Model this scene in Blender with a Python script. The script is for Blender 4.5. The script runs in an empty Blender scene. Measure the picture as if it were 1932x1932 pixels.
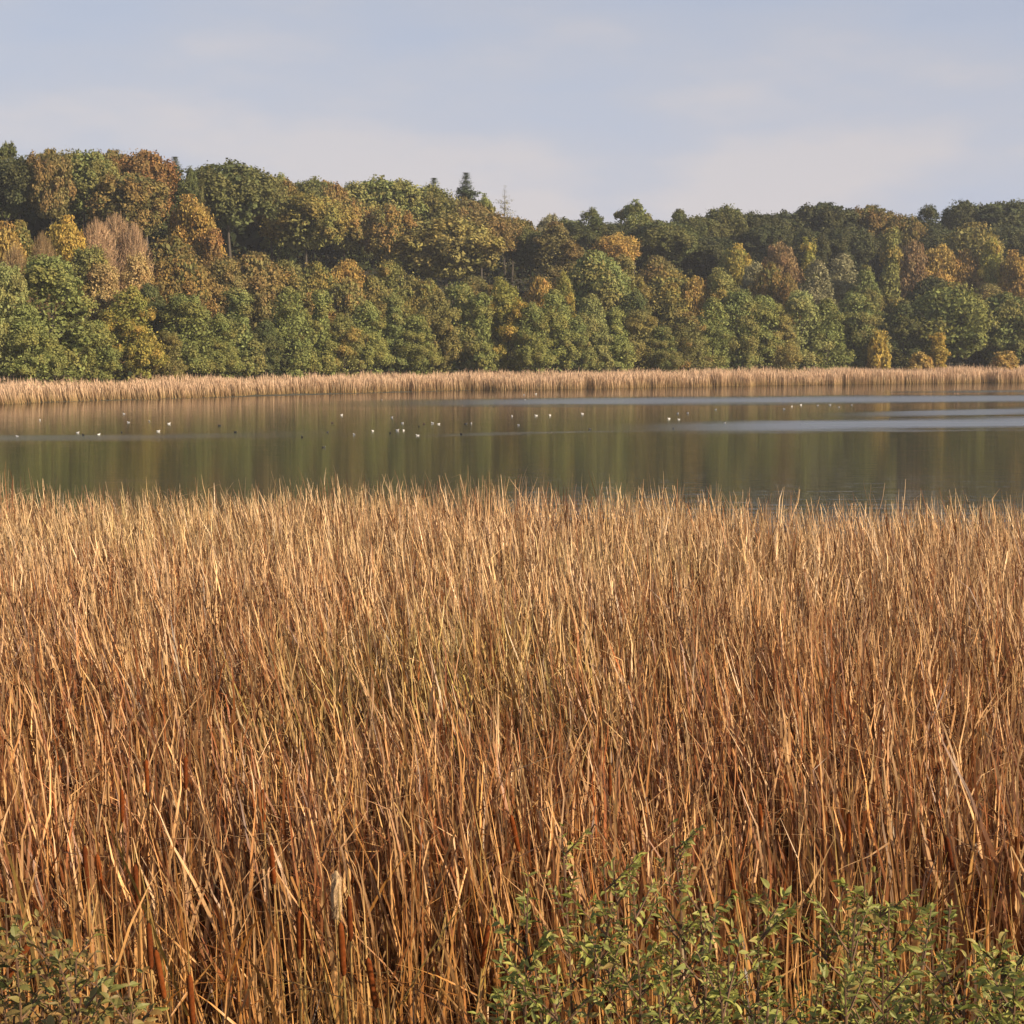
import bpy, math, random
import numpy as np
from mathutils import Vector, Matrix, Euler

random.seed(7)
rng = np.random.default_rng(7)
R = math.radians
scene = bpy.context.scene
C = scene.collection

# ------------------------------------------------------------------ camera
CAM_Z = 4.4
PITCH = math.atan(296.0 / 3396.0)
cam_data = bpy.data.cameras.new('camera')
cam_data.sensor_width = 36.0
cam_data.lens = 36.0 * 3396.0 / 1932.0
cam_data.clip_start = 0.05
cam_data.clip_end = 9000.0
cam = bpy.data.objects.new('camera', cam_data)
C.objects.link(cam)
cam.location = (0, 0, CAM_Z)
cam.rotation_euler = (R(90) - PITCH, 0, 0)
scene.camera = cam
CP, SP = math.cos(PITCH), math.sin(PITCH)

# ------------------------------------------------------------------ light
SUN_AZ = R(60)      # to the right of straight behind the camera
SUN_EL = R(25)
SUN_DIR = Vector((math.sin(SUN_AZ) * math.cos(SUN_EL), -math.cos(SUN_AZ) * math.cos(SUN_EL), math.sin(SUN_EL)))
sun_data = bpy.data.lights.new('sun', 'SUN')
sun_data.energy = 5.0
sun_data.angle = R(0.53)
sun_data.color = (1.0, 0.82, 0.58)
sun = bpy.data.objects.new('sun', sun_data)
C.objects.link(sun)
sun.rotation_euler = SUN_DIR.to_track_quat('Z', 'Y').to_euler()
sun.location = (40, -40, 60)

world = bpy.data.worlds.new('World')
scene.world = world
world.use_nodes = True
wn, wl = world.node_tree.nodes, world.node_tree.links
for n in list(wn):
    wn.remove(n)


def N(nodes, typ, **kw):
    n = nodes.new(typ)
    for k, v in kw.items():
        setattr(n, k, v)
    return n


def ramp(node, stops):
    el = node.color_ramp.elements
    while len(el) > 1:
        el.remove(el[-1])
    el[0].position, el[0].color = stops[0][0], tuple(stops[0][1]) + ((1.0,) if len(stops[0][1]) == 3 else ())
    for p, c in stops[1:]:
        e = el.new(p)
        e.color = tuple(c) + ((1.0,) if len(c) == 3 else ())


w_out = N(wn, 'ShaderNodeOutputWorld')
w_bg = N(wn, 'ShaderNodeBackground')
w_sky = N(wn, 'ShaderNodeTexSky', sky_type='NISHITA')
w_sky.sun_disc = False
w_sky.sun_elevation = SUN_EL
w_sky.sun_rotation = math.atan2(SUN_DIR.x, SUN_DIR.y)
w_sky.air_density = 1.0
w_sky.dust_density = 1.2
w_bg.inputs['Strength'].default_value = 0.073
w_tc = N(wn, 'ShaderNodeTexCoord')
w_map = N(wn, 'ShaderNodeMapping')
w_map.inputs['Scale'].default_value = (2.6, 2.6, 8.5)
w_map.inputs['Location'].default_value = (0.37, 0.2, 0.75)
w_noise = N(wn, 'ShaderNodeTexNoise')
w_noise.inputs['Scale'].default_value = 1.6
w_noise.inputs['Detail'].default_value = 5.0
w_noise.inputs['Roughness'].default_value = 0.5
w_noise2 = N(wn, 'ShaderNodeTexNoise')
w_noise2.inputs['Scale'].default_value = 0.9
w_noise2.inputs['Detail'].default_value = 3.0
w_sep = N(wn, 'ShaderNodeSeparateXYZ')
wl.new(w_tc.outputs['Generated'], w_map.inputs['Vector'])
wl.new(w_map.outputs['Vector'], w_noise.inputs['Vector'])
wl.new(w_map.outputs['Vector'], w_noise2.inputs['Vector'])
wl.new(w_tc.outputs['Generated'], w_sep.inputs['Vector'])
# thin high veil, thicker towards the horizon
w_veil = N(wn, 'ShaderNodeMapRange')
w_veil.inputs['From Min'].default_value = 0.0
w_veil.inputs['From Max'].default_value = 0.6
w_veil.inputs['To Min'].default_value = 0.96
w_veil.inputs['To Max'].default_value = 0.08
wl.new(w_sep.outputs['Z'], w_veil.inputs['Value'])
w_vc = N(wn, 'ShaderNodeValToRGB')
ramp(w_vc, [(0.34, (4.85, 5.2, 6.7)), (0.48, (5.4, 5.65, 6.9)), (0.57, (5.8, 5.8, 6.7)), (0.67, (6.9, 6.35, 6.6))])
wl.new(w_noise.outputs['Fac'], w_vc.inputs['Fac'])
w_mix = N(wn, 'ShaderNodeMixRGB')
wl.new(w_veil.outputs['Result'], w_mix.inputs['Fac'])
wl.new(w_sky.outputs['Color'], w_mix.inputs['Color1'])
wl.new(w_vc.outputs['Color'], w_mix.inputs['Color2'])
wl.new(w_mix.outputs['Color'], w_bg.inputs['Color'])
wl.new(w_bg.outputs['Background'], w_out.inputs['Surface'])

scene.view_settings.view_transform = 'Standard'
scene.view_settings.look = 'None'
scene.view_settings.gamma = 1.0
scene.view_settings.use_curve_mapping = False
scene.view_settings.exposure = 0.5
scene.cycles.max_bounces = 6
scene.cycles.diffuse_bounces = 3
scene.cycles.glossy_bounces = 3
scene.cycles.transmission_bounces = 4
scene.cycles.use_denoising = True
scene.cycles.denoiser = 'OPENIMAGEDENOISE'
scene.cycles.denoising_input_passes = 'RGB_ALBEDO_NORMAL'
scene.cycles.denoising_prefilter = 'ACCURATE'
HAZE_DENSITY = 0.00022

# ------------------------------------------------------------------ helpers


def at(px, py, D):
    """Point on the sight line through (px, py) of the 1932 px wide picture, at ground distance D."""
    rx, ru = px - 966.0, 966.0 - py
    f = 3396.0 / CP
    dy = f * CP + ru * SP
    dz = -f * SP + ru * CP
    s = D / dy
    return Vector((rx * s, D, CAM_Z + dz * s))


# the focal length above is measured on the horizon; use one consistent value for the lens too
cam_data.lens = 36.0 * (3396.0 / CP) / 1932.0


def water_hit(px, py):
    p = at(px, py, 1.0)
    k = CAM_Z / (CAM_Z - p.z)
    return Vector((p.x * k, k, 0.0))


def add_mesh(name, verts, faces, mat, parent=None, colors=None, smooth=False, mats_idx=None, link=True):
    me = bpy.data.meshes.new(name)
    if isinstance(verts, np.ndarray):
        nv = len(verts)
        me.vertices.add(nv)
        me.vertices.foreach_set('co', verts.astype(np.float32).ravel())
        nf, k = faces.shape
        me.loops.add(nf * k)
        me.loops.foreach_set('vertex_index', faces.astype(np.int32).ravel())
        me.polygons.add(nf)
        me.polygons.foreach_set('loop_start', np.arange(0, nf * k, k, dtype=np.int32))
        me.update(calc_edges=True)
    else:
        me.from_pydata(verts, [], faces)
        me.update()
    for m in (mat if isinstance(mat, (list, tuple)) else [mat]):
        me.materials.append(m)
    if mats_idx is not None:
        me.polygons.foreach_set('material_index', np.asarray(mats_idx, dtype=np.int32))
    if colors is not None:
        a = me.attributes.new('Var', 'FLOAT_COLOR', 'POINT')
        a.data.foreach_set('color', np.asarray(colors, dtype=np.float32).ravel())
    if smooth:
        me.polygons.foreach_set('use_smooth', np.ones(len(me.polygons), dtype=bool))
    if not link:
        return me
    o = bpy.data.objects.new(name, me)
    C.objects.link(o)
    if parent is not None:
        o.parent = parent
    return o


def tag(o, label=None, cat=None, group=None, kind=None):
    if label:
        o['label'] = label
    if cat:
        o['category'] = cat
    if group:
        o['group'] = group
    if kind:
        o['kind'] = kind
    return o


def empty(name, loc, rz=0.0):
    o = bpy.data.objects.new(name, None)
    o.empty_display_size = 0.2
    C.objects.link(o)
    o.location = loc
    o.rotation_euler = (0, 0, rz)
    return o


def child(name, me, parent, loc=(0, 0, 0), rot=(0, 0, 0), sc=(1, 1, 1)):
    o = bpy.data.objects.new(name, me)
    C.objects.link(o)
    o.parent = parent
    o.location = loc
    o.rotation_euler = rot
    o.scale = sc
    return o


def tube(path, radii, sides=6, cap=True):
    """verts, faces of a tapering tube along a path."""
    V, F = [], []
    n = len(path)
    for i, p in enumerate(path):
        p = Vector(p)
        t = (Vector(path[min(i + 1, n - 1)]) - Vector(path[max(i - 1, 0)])).normalized()
        a = t.cross(Vector((0.31, 0.95, 0.07)))
        if a.length < 1e-3:
            a = t.cross(Vector((1, 0, 0)))
        a.normalize()
        b = t.cross(a)
        for k in range(sides):
            an = 2 * math.pi * k / sides
            V.append(p + (a * math.cos(an) + b * math.sin(an)) * radii[i])
    for i in range(n - 1):
        for k in range(sides):
            k2 = (k + 1) % sides
            F.append((i * sides + k, i * sides + k2, (i + 1) * sides + k2, (i + 1) * sides + k))
    if cap:
        F.append(tuple(range(sides))[::-1])
        F.append(tuple((n - 1) * sides + k for k in range(sides)))
    return V, F


def join(parts):
    V, F = [], []
    for v, f in parts:
        o = len(V)
        V += list(v)
        F += [tuple(i + o for i in q) for q in f]
    return V, F


# ------------------------------------------------------------------ materials


def new_mat(name):
    m = bpy.data.materials.new(name)
    m.use_nodes = True
    nd, lk = m.node_tree.nodes, m.node_tree.links
    for n in list(nd):
        nd.remove(n)
    out = N(nd, 'ShaderNodeOutputMaterial')
    return m, nd, lk, out


def leaf_shader(nd, lk, out, col_socket, trans=0.25, gloss=0.0, rough=0.45):
    d = N(nd, 'ShaderNodeBsdfDiffuse')
    t = N(nd, 'ShaderNodeBsdfTranslucent')
    mx = N(nd, 'ShaderNodeMixShader')
    mx.inputs[0].default_value = trans
    lk.new(col_socket, d.inputs['Color'])
    lk.new(col_socket, t.inputs['Color'])
    lk.new(d.outputs[0], mx.inputs[1])
    lk.new(t.outputs[0], mx.inputs[2])
    last = mx
    if gloss > 0:
        g = N(nd, 'ShaderNodeBsdfGlossy')
        g.inputs['Roughness'].default_value = rough
        g.inputs['Color'].default_value = (1, 1, 1, 1)
        m2 = N(nd, 'ShaderNodeMixShader')
        m2.inputs[0].default_value = gloss
        lk.new(mx.outputs[0], m2.inputs[1])
        lk.new(g.outputs[0], m2.inputs[2])
        last = m2
    lk.new(last.outputs[0], out.inputs['Surface'])


def foliage_material(name, trans=0.25):
    """Two leaf colours per tree (object colour and the property tint), mixed clump by clump."""
    m, nd, lk, out = new_mat(name)
    at_ = N(nd, 'ShaderNodeAttribute', attribute_name='Var')
    sep = N(nd, 'ShaderNodeSeparateColor')
    lk.new(at_.outputs['Color'], sep.inputs[0])
    oi = N(nd, 'ShaderNodeObjectInfo')
    ti = N(nd, 'ShaderNodeAttribute', attribute_name='tint', attribute_type='OBJECT')
    # factor: clump value and leaf noise
    add = N(nd, 'ShaderNodeMath', operation='MULTIPLY_ADD')
    lk.new(sep.outputs['Red'], add.inputs[0])
    add.inputs[1].default_value = 0.3
    lk.new(sep.outputs['Green'], add.inputs[2])
    mr = N(nd, 'ShaderNodeMapRange')
    mr.inputs['From Min'].default_value = 0.5
    mr.inputs['From Max'].default_value = 1.05
    lk.new(add.outputs[0], mr.inputs['Value'])
    mix = N(nd, 'ShaderNodeMixRGB')
    lk.new(mr.outputs['Result'], mix.inputs['Fac'])
    lk.new(oi.outputs['Color'], mix.inputs['Color1'])
    lk.new(ti.outputs['Color'], mix.inputs['Color2'])
    hsv = N(nd, 'ShaderNodeHueSaturation')
    val = N(nd, 'ShaderNodeMapRange')
    val.inputs['To Min'].default_value = 0.6
    val.inputs['To Max'].default_value = 1.45
    lk.new(sep.outputs['Red'], val.inputs['Value'])
    lk.new(val.outputs['Result'], hsv.inputs['Value'])
    hue = N(nd, 'ShaderNodeMapRange')
    hue.inputs['To Min'].default_value = 0.488
    hue.inputs['To Max'].default_value = 0.512
    lk.new(sep.outputs['Blue'], hue.inputs['Value'])
    lk.new(hue.outputs['Result'], hsv.inputs['Hue'])
    lk.new(mix.outputs['Color'], hsv.inputs['Color'])
    leaf_shader(nd, lk, out, hsv.outputs['Color'], trans)
    return m


def attr_material(name, trans=0.2, gloss=0.0, rough=0.4, mul=1.0):
    """Colour straight from the mesh's own colour attribute."""
    m, nd, lk, out = new_mat(name)
    at_ = N(nd, 'ShaderNodeAttribute', attribute_name='Var')
    tc = N(nd, 'ShaderNodeTexCoord')
    no = N(nd, 'ShaderNodeTexNoise')
    no.inputs['Scale'].default_value = 9.0
    no.inputs['Detail'].default_value = 3.0
    lk.new(tc.outputs['Object'], no.inputs['Vector'])
    hsv = N(nd, 'ShaderNodeHueSaturation')
    mr = N(nd, 'ShaderNodeMapRange')
    mr.inputs['From Min'].default_value = 0.3
    mr.inputs['From Max'].default_value = 0.7
    mr.inputs['To Min'].default_value = 0.75 * mul
    mr.inputs['To Max'].default_value = 1.2 * mul
    lk.new(no.outputs['Fac'], mr.inputs['Value'])
    lk.new(mr.outputs['Result'], hsv.inputs['Value'])
    lk.new(at_.outputs['Color'], hsv.inputs['Color'])
    leaf_shader(nd, lk, out, hsv.outputs['Color'], trans, gloss, rough)
    return m


def tinted_material(name, stops, trans=0.2, gloss=0.0, noise=14.0, rough=0.4):
    """Per-object random colour from a ramp, with blotchy wear."""
    m, nd, lk, out = new_mat(name)
    oi = N(nd, 'ShaderNodeObjectInfo')
    rp = N(nd, 'ShaderNodeValToRGB')
    ramp(rp, stops)
    lk.new(oi.outputs['Random'], rp.inputs['Fac'])
    tc = N(nd, 'ShaderNodeTexCoord')
    no = N(nd, 'ShaderNodeTexNoise')
    no.inputs['Scale'].default_value = noise
    no.inputs['Detail'].default_value = 4.0
    lk.new(tc.outputs['Object'], no.inputs['Vector'])
    hsv = N(nd, 'ShaderNodeHueSaturation')
    mr = N(nd, 'ShaderNodeMapRange')
    mr.inputs['From Min'].default_value = 0.3
    mr.inputs['From Max'].default_value = 0.7
    mr.inputs['To Min'].default_value = 0.7
    mr.inputs['To Max'].default_value = 1.25
    lk.new(no.outputs['Fac'], mr.inputs['Value'])
    lk.new(mr.outputs['Result'], hsv.inputs['Value'])
    lk.new(rp.outputs['Color'], hsv.inputs['Color'])
    leaf_shader(nd, lk, out, hsv.outputs['Color'], trans, gloss, rough)
    return m


def plain(name, col, rough=0.7, noise=6.0, var=0.35, bump=0.0):
    m, nd, lk, out = new_mat(name)
    b = N(nd, 'ShaderNodeBsdfPrincipled')
    b.inputs['Roughness'].default_value = rough
    tc = N(nd, 'ShaderNodeTexCoord')
    no = N(nd, 'ShaderNodeTexNoise')
    no.inputs['Scale'].default_value = noise
    no.inputs['Detail'].default_value = 5.0
    lk.new(tc.outputs['Object'], no.inputs['Vector'])
    rp = N(nd, 'ShaderNodeValToRGB')
    ramp(rp, [(0.3, [c * (1 - var) for c in col]), (0.7, [min(1, c * (1 + var)) for c in col])])
    lk.new(no.outputs['Fac'], rp.inputs['Fac'])
    lk.new(rp.outputs['Color'], b.inputs['Base Color'])
    if bump:
        bm_ = N(nd, 'ShaderNodeBump')
        bm_.inputs['Strength'].default_value = bump
        bm_.inputs['Distance'].default_value = 0.02
        lk.new(no.outputs['Fac'], bm_.inputs['Height'])
        lk.new(bm_.outputs['Normal'], b.inputs['Normal'])
    lk.new(b.outputs[0], out.inputs['Surface'])
    return m


M_foliage = foliage_material('foliage')
M_needles = foliage_material('needles', 0.1)
M_bark = plain('bark', (0.075, 0.062, 0.048), 0.9, 3.0)
M_twig = foliage_material('twigs', 0.0)
M_reed = attr_material('reed_blades', 0.22, 0.03, 0.45)
M_farreed = attr_material('far_reed_blades', 0.2)
M_ground = plain('soil_and_leaf_litter', (0.055, 0.05, 0.028), 0.95, 0.6, 0.4)
LEAFSTOPS = [(0.0, (0.52, 0.26, 0.08)), (0.2, (0.42, 0.18, 0.045)), (0.4, (0.60, 0.33, 0.12)), (0.6, (0.30, 0.115, 0.032)),
             (0.8, (0.64, 0.40, 0.17)), (1.0, (0.38, 0.25, 0.06))]
M_cattail_leaf = tinted_material('dry_cattail_leaf', LEAFSTOPS, 0.22, 0.03)
M_stem = tinted_material('cattail_stem', [(0, (0.4, 0.24, 0.09)), (1, (0.3, 0.2, 0.07))], 0.0)
M_spike = tinted_material('cattail_spike', [(0, (0.15, 0.040, 0.012)), (0.5, (0.2, 0.055, 0.015)), (1, (0.10, 0.028, 0.011))], 0.0, 0.0, 60.0)
M_fluff = plain('seed_fluff', (0.46, 0.31, 0.17), 0.95, 40.0, 0.25)
M_green = tinted_material('green_leaf', [(0, (0.36, 0.38, 0.07)), (0.3, (0.19, 0.21, 0.05)), (0.55, (0.46, 0.44, 0.10)), (0.75, (0.25, 0.27, 0.06)),
                                         (0.88, (0.46, 0.40, 0.12)), (1.0, (0.36, 0.22, 0.07))], 0.32, 0.03, 20.0, 0.6)
M_dull = tinted_material('dull_leaf', [(0, (0.20, 0.19, 0.05)), (0.3, (0.30, 0.23, 0.07)), (0.6, (0.42, 0.24, 0.08)), (0.8, (0.13, 0.13, 0.04)), (1.0, (0.34, 0.34, 0.08))], 0.3, 0.03, 20.0, 0.6)
M_wood = plain('woody_stem', (0.14, 0.075, 0.04), 0.8, 10.0)
M_feather_white = plain('white_feathers', (0.66, 0.65, 0.62), 0.8, 10.0, 0.06)
M_feather_grey = plain('grey_feathers', (0.4, 0.41, 0.43), 0.8, 10.0, 0.1)
M_feather_black = plain('black_feathers', (0.02, 0.02, 0.022), 0.6, 10.0, 0.2)
M_feather_brown = plain('brown_feathers', (0.16, 0.11, 0.07), 0.8, 10.0, 0.3)
M_bill_red = plain('red_bill', (0.3, 0.04, 0.03), 0.5)
M_bill_white = plain('white_bill', (0.75, 0.72, 0.66), 0.5)

# ------------------------------------------------------------------ shoreline and ground
_sh = [(0, 764), (200, 754), (400, 748), (600, 741), (660, 740), (850, 736), (1040, 735), (1270, 731), (1480, 727), (1700, 724), (1932, 721.5)]
_pts = [water_hit(px, py) for px, py in _sh]
SX = np.array([-400, -150, -90] + [p.x for p in _pts] + [130, 220, 500])
SY = np.array([40, 70, 110] + [p.y for p in _pts] + [305, 300, 180])


def y_shore(x):
    return np.interp(x, SX, SY)


def smooth(a, b, x):
    t = np.clip((np.asarray(x, float) - a) / (b - a), 0, 1)
    return t * t * (3 - 2 * t)


def ground_z(x, y):
    x = np.asarray(x, float)
    y = np.asarray(y, float)
    near = np.interp(y, [-200, 0.5, 2.0, 4.2, 5.4, 8.0, 14, 30, 60], [4.0, 2.75, 2.55, 1.75, 1.1, 0.35, -0.12, -0.35, -1.2])
    s = y - y_shore(x)
    far = np.interp(s, [-60, -8, 0, 12, 20, 28], [-1.2, -0.5, -0.15, 0.35, 0.8, 1.6])
    hill = 16.0 * smooth(24, 100, s) + 6.0 * smooth(90, 190, s) + 10 * smooth(400, 2500, s)
    und = 0.6 * np.sin(x * 0.11 + 0.7) * np.cos(y * 0.07) + 0.35 * np.sin(x * 0.31 + y * 0.23)
    far = far + hill + und * smooth(20, 60, s)
    return np.where(s > -60, np.maximum(far, np.where(y < 60, near, -1.2)), near)


ys = np.concatenate([np.linspace(-150, -4, 14), np.linspace(-3, 32, 90), np.linspace(33, 120, 20), np.linspace(122, 460, 190), np.linspace(470, 900, 30), np.linspace(950, 1500, 8)])
us = np.concatenate([-np.linspace(1.0, 0.40, 14)[:-1] * 1.0, np.linspace(-0.4, 0.4, 110), np.linspace(0.4, 1.0, 14)[1:]])
YY, UU = np.meshgrid(ys, us, indexing='ij')
XX = UU * (np.maximum(YY, 0) * 1.0 + 60.0) * np.where(np.abs(UU) > 0.4, 1 + (np.abs(UU) - 0.4) * 3, 1)
ZZ = ground_z(XX, YY)
ny, nx = YY.shape
idx = np.arange(ny * nx).reshape(ny, nx)
quads = np.stack([idx[:-1, :-1], idx[:-1, 1:], idx[1:, 1:], idx[1:, :-1]], -1).reshape(-1, 4)
ground = add_mesh('ground', np.stack([XX, YY, ZZ], -1).reshape(-1, 3), quads, M_ground, smooth=True)
tag(ground, kind='structure')


# ------------------------------------------------------------------ water
def water_material():
    m, nd, lk, out = new_mat('lake_water')
    b = N(nd, 'ShaderNodeBsdfGlossy')
    body = N(nd, 'ShaderNodeBsdfDiffuse')
    body.inputs['Color'].default_value = (0.075, 0.072, 0.052, 1)
    fres = N(nd, 'ShaderNodeFresnel')
    fres.inputs['IOR'].default_value = 1.33
    surf = N(nd, 'ShaderNodeMixShader')
    lk.new(fres.outputs[0], surf.inputs[0])
    lk.new(body.outputs[0], surf.inputs[1])
    lk.new(b.outputs[0], surf.inputs[2])
    geo = N(nd, 'ShaderNodeNewGeometry')
    sep = N(nd, 'ShaderNodeSeparateXYZ')
    lk.new(geo.outputs['Position'], sep.inputs[0])
    # slow wobble of the edges of the wind lanes
    mp = N(nd, 'ShaderNodeMapping')
    mp.inputs['Scale'].default_value = (0.035, 0.16, 1)
    lk.new(geo.outputs['Position'], mp.inputs['Vector'])
    no = N(nd, 'ShaderNodeTexNoise')
    no.inputs['Scale'].default_value = 1.0
    no.inputs['Detail'].default_value = 7.0
    no.inputs['Roughness'].default_value = 0.7
    lk.new(mp.outputs['Vector'], no.inputs['Vector'])

    def math_(op, a, b_=None, c=None):
        n = N(nd, 'ShaderNodeMath', operation=op)
        for i, v in enumerate((a, b_, c)):
            if v is None:
                continue
            if isinstance(v, (int, float)):
                n.inputs[i].default_value = v
            else:
                lk.new(v, n.inputs[i])
        return n.outputs[0]

    wob = math_('MULTIPLY_ADD', no.outputs['Fac'], 16.0, -8.0)
    X, Y = sep.outputs['X'], sep.outputs['Y']

    def lane(p1, p2, half, xa, xb, wamp, strength):
        """A wind lane: a ruffled strip of water round the line p1-p2, fading in along x from xa to xb."""
        sl = (p2[1] - p1[1]) / (p2[0] - p1[0])
        line = math_('MULTIPLY_ADD', X, sl, p1[1] - sl * p1[0])
        d = math_('SUBTRACT', math_('MULTIPLY_ADD', wob, wamp, Y), line)
        d = math_('ABSOLUTE', d)
        mr = N(nd, 'ShaderNodeMapRange', interpolation_type='SMOOTHSTEP')
        mr.inputs['From Min'].default_value = half * 1.25
        mr.inputs['From Max'].default_value = half * 0.2
        mr.inputs['To Max'].default_value = strength
        lk.new(d, mr.inputs['Value'])
        fx = N(nd, 'ShaderNodeMapRange', interpolation_type='SMOOTHSTEP')
        fx.inputs['From Min'].default_value = xa
        fx.inputs['From Max'].default_value = xb
        lk.new(X, fx.inputs['Value'])
        return math_('MULTIPLY', mr.outputs['Result'], fx.outputs['Result'])

    def wp(px, py):
        v = water_hit(px, py)
        return (v.x, v.y)

    lanes = []
    for (a, b_, py_h, pa, pb, wamp, st) in LANES:
        p1, p2 = wp(*a), wp(*b_)
        mid = wp((a[0] + b_[0]) / 2, (a[1] + b_[1]) / 2)
        half = abs(wp((a[0] + b_[0]) / 2, (a[1] + b_[1]) / 2 - py_h)[1] - mid[1])
        xa = wp(pa, (a[1] + b_[1]) / 2)[0]
        xb = wp(pb, (a[1] + b_[1]) / 2)[0]
        lanes.append(lane(p1, p2, half, xa, xb, wamp, st))
    tot = lanes[0]
    for l in lanes[1:]:
        tot = math_('MAXIMUM', tot, l)
    # faint patches of cat's paws elsewhere
    mp2 = N(nd, 'ShaderNodeMapping')
    mp2.inputs['Scale'].default_value = (0.05, 0.5, 1)
    lk.new(geo.outputs['Position'], mp2.inputs['Vector'])
    n2 = N(nd, 'ShaderNodeTexNoise')
    n2.inputs['Scale'].default_value = 1.0
    n2.inputs['Detail'].default_value = 6.0
    n2.inputs['Roughness'].default_value = 0.65
    lk.new(mp2.outputs['Vector'], n2.inputs['Vector'])
    paw = N(nd, 'ShaderNodeMapRange', interpolation_type='SMOOTHSTEP')
    paw.inputs['From Min'].default_value = 0.50
    paw.inputs['From Max'].default_value = 0.78
    paw.inputs['To Max'].default_value = 0.32
    lk.new(n2.outputs['Fac'], paw.inputs['Value'])
    tot = math_('MAXIMUM', tot, paw.outputs['Result'])
    rough = math_('MULTIPLY_ADD', tot, 0.27, 0.028)
    lk.new(rough, b.inputs['Roughness'])
    # small waves
    mp3 = N(nd, 'ShaderNodeMapping')
    mp3.inputs['Scale'].default_value = (1.2, 4.0, 1)
    lk.new(geo.outputs['Position'], mp3.inputs['Vector'])
    n3 = N(nd, 'ShaderNodeTexNoise')
    n3.inputs['Scale'].default_value = 1.0
    n3.inputs['Detail'].default_value = 3.0
    lk.new(mp3.outputs['Vector'], n3.inputs['Vector'])
    bp = N(nd, 'ShaderNodeBump')
    bp.inputs['Distance'].default_value = 0.02
    lk.new(math_('MULTIPLY_ADD', tot, 0.2, 0.12), bp.inputs['Strength'])
    lk.new(n3.outputs['Fac'], bp.inputs['Height'])
    # long low ripples that break the reflections into level strokes
    mp4 = N(nd, 'ShaderNodeMapping')
    mp4.inputs['Scale'].default_value = (0.14, 1.3, 1)
    lk.new(geo.outputs['Position'], mp4.inputs['Vector'])
    n4 = N(nd, 'ShaderNodeTexNoise')
    n4.inputs['Scale'].default_value = 1.0
    n4.inputs['Detail'].default_value = 4.0
    n4.inputs['Roughness'].default_value = 0.6
    lk.new(mp4.outputs['Vector'], n4.inputs['Vector'])
    b4 = N(nd, 'ShaderNodeBump')
    b4.inputs['Distance'].default_value = 0.011
    b4.inputs['Strength'].default_value = 1.0
    lk.new(n4.outputs['Fac'], b4.inputs['Height'])
    lk.new(bp.outputs['Normal'], b4.inputs['Normal'])
    lk.new(b4.outputs['Normal'], b.inputs['Normal'])
    lk.new(surf.outputs[0], out.inputs['Surface'])
    return m


# lanes: line through two picture points (1932 px), half width in px, fade-in from/to (px), wobble, strength
LANES = [((1000, 758), (1932, 751), 8.0, 420, 1150, 1.7, 0.9),
         ((1300, 806), (1932, 797), 12.0, 950, 1600, 1.3, 0.95),
         ((1500, 786), (1932, 775), 7.0, 1350, 1850, 1.2, 0.8),
         ((0, 828), (700, 818), 10.0, 1000, 100, 0.9, 0.6),
         ((700, 823), (1300, 812), 3.0, 640, 900, 0.6, 0.4),
         ((1500, 741), (1932, 738), 2.5, 1500, 1900, 1.0, 0.6)]
WX = np.array([-500, -200, -100, -50, 0, 50, 100, 200, 500.0])
wv, wf = [], []
wy0 = 6.0
for x in WX:
    yy = float(y_shore(x)) + 3.0
    wv.append((x, wy0, 0.0))
    wv.append((x, yy, 0.0))
for i in range(len(WX) - 1):
    wf.append((2 * i, 2 * i + 2, 2 * i + 3, 2 * i + 1))
water = add_mesh('water', wv, wf, water_material())
tag(water, kind='structure')


# ------------------------------------------------------------------ tree prototypes
def leaf_quads(cent, nrm, size, aspect=0.6, zs=1.0):
    """Rhombic leaf sprays (4 corner points each) at cent, facing nrm."""
    n = len(cent)
    nrm = nrm / np.linalg.norm(nrm, axis=1, keepdims=True)
    up = rng.normal(size=(n, 3))
    t = np.cross(nrm, up)
    t /= np.linalg.norm(t, axis=1, keepdims=True) + 1e-9
    b = np.cross(nrm, t)
    s = size[:, None]
    sc = np.array([1, 1, 1 / zs])
    v = np.stack([cent + t * s * sc, cent + b * s * aspect * sc, cent - t * s * sc, cent - b * s * aspect * sc], 1)
    return v.reshape(-1, 3)


def env_radius(kind, z):
    z = np.asarray(z, float)
    if kind == 'full':
        up = np.sqrt(np.clip(1 - ((z - 0.36) / 0.64) ** 2, 0, 1))
        lo = 1 - 0.3 * ((0.36 - z) / 0.36) ** 2
        return 0.5 * np.where(z > 0.36, up, lo)
    if kind == 'dome':
        up = np.clip(1 - (np.abs(z - 0.55) / 0.45) ** 2.4, 0, 1) ** 0.5
        lo = np.clip(1 - ((0.55 - z) / 0.5) ** 2, 0.05, 1) ** 0.6
        return 0.5 * np.where(z > 0.55, up, lo)
    if kind == 'high':
        return 0.5 * np.clip(1 - (np.abs(z - 0.7) / 0.31) ** 2.2, 0.02, 1) ** 0.5
    if kind == 'cone':
        return 0.5 * np.clip(1.0 - z, 0, 1) ** 0.75 * np.clip(z / 0.15, 0.4, 1)
    if kind == 'column':
        return 0.5 * np.clip(1 - (np.abs(z - 0.45) / 0.56) ** 3, 0, 1) ** 0.6
    return 0.5 * np.sqrt(np.clip(1 - ((z - 0.5) / 0.5) ** 2, 0, 1))


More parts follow.
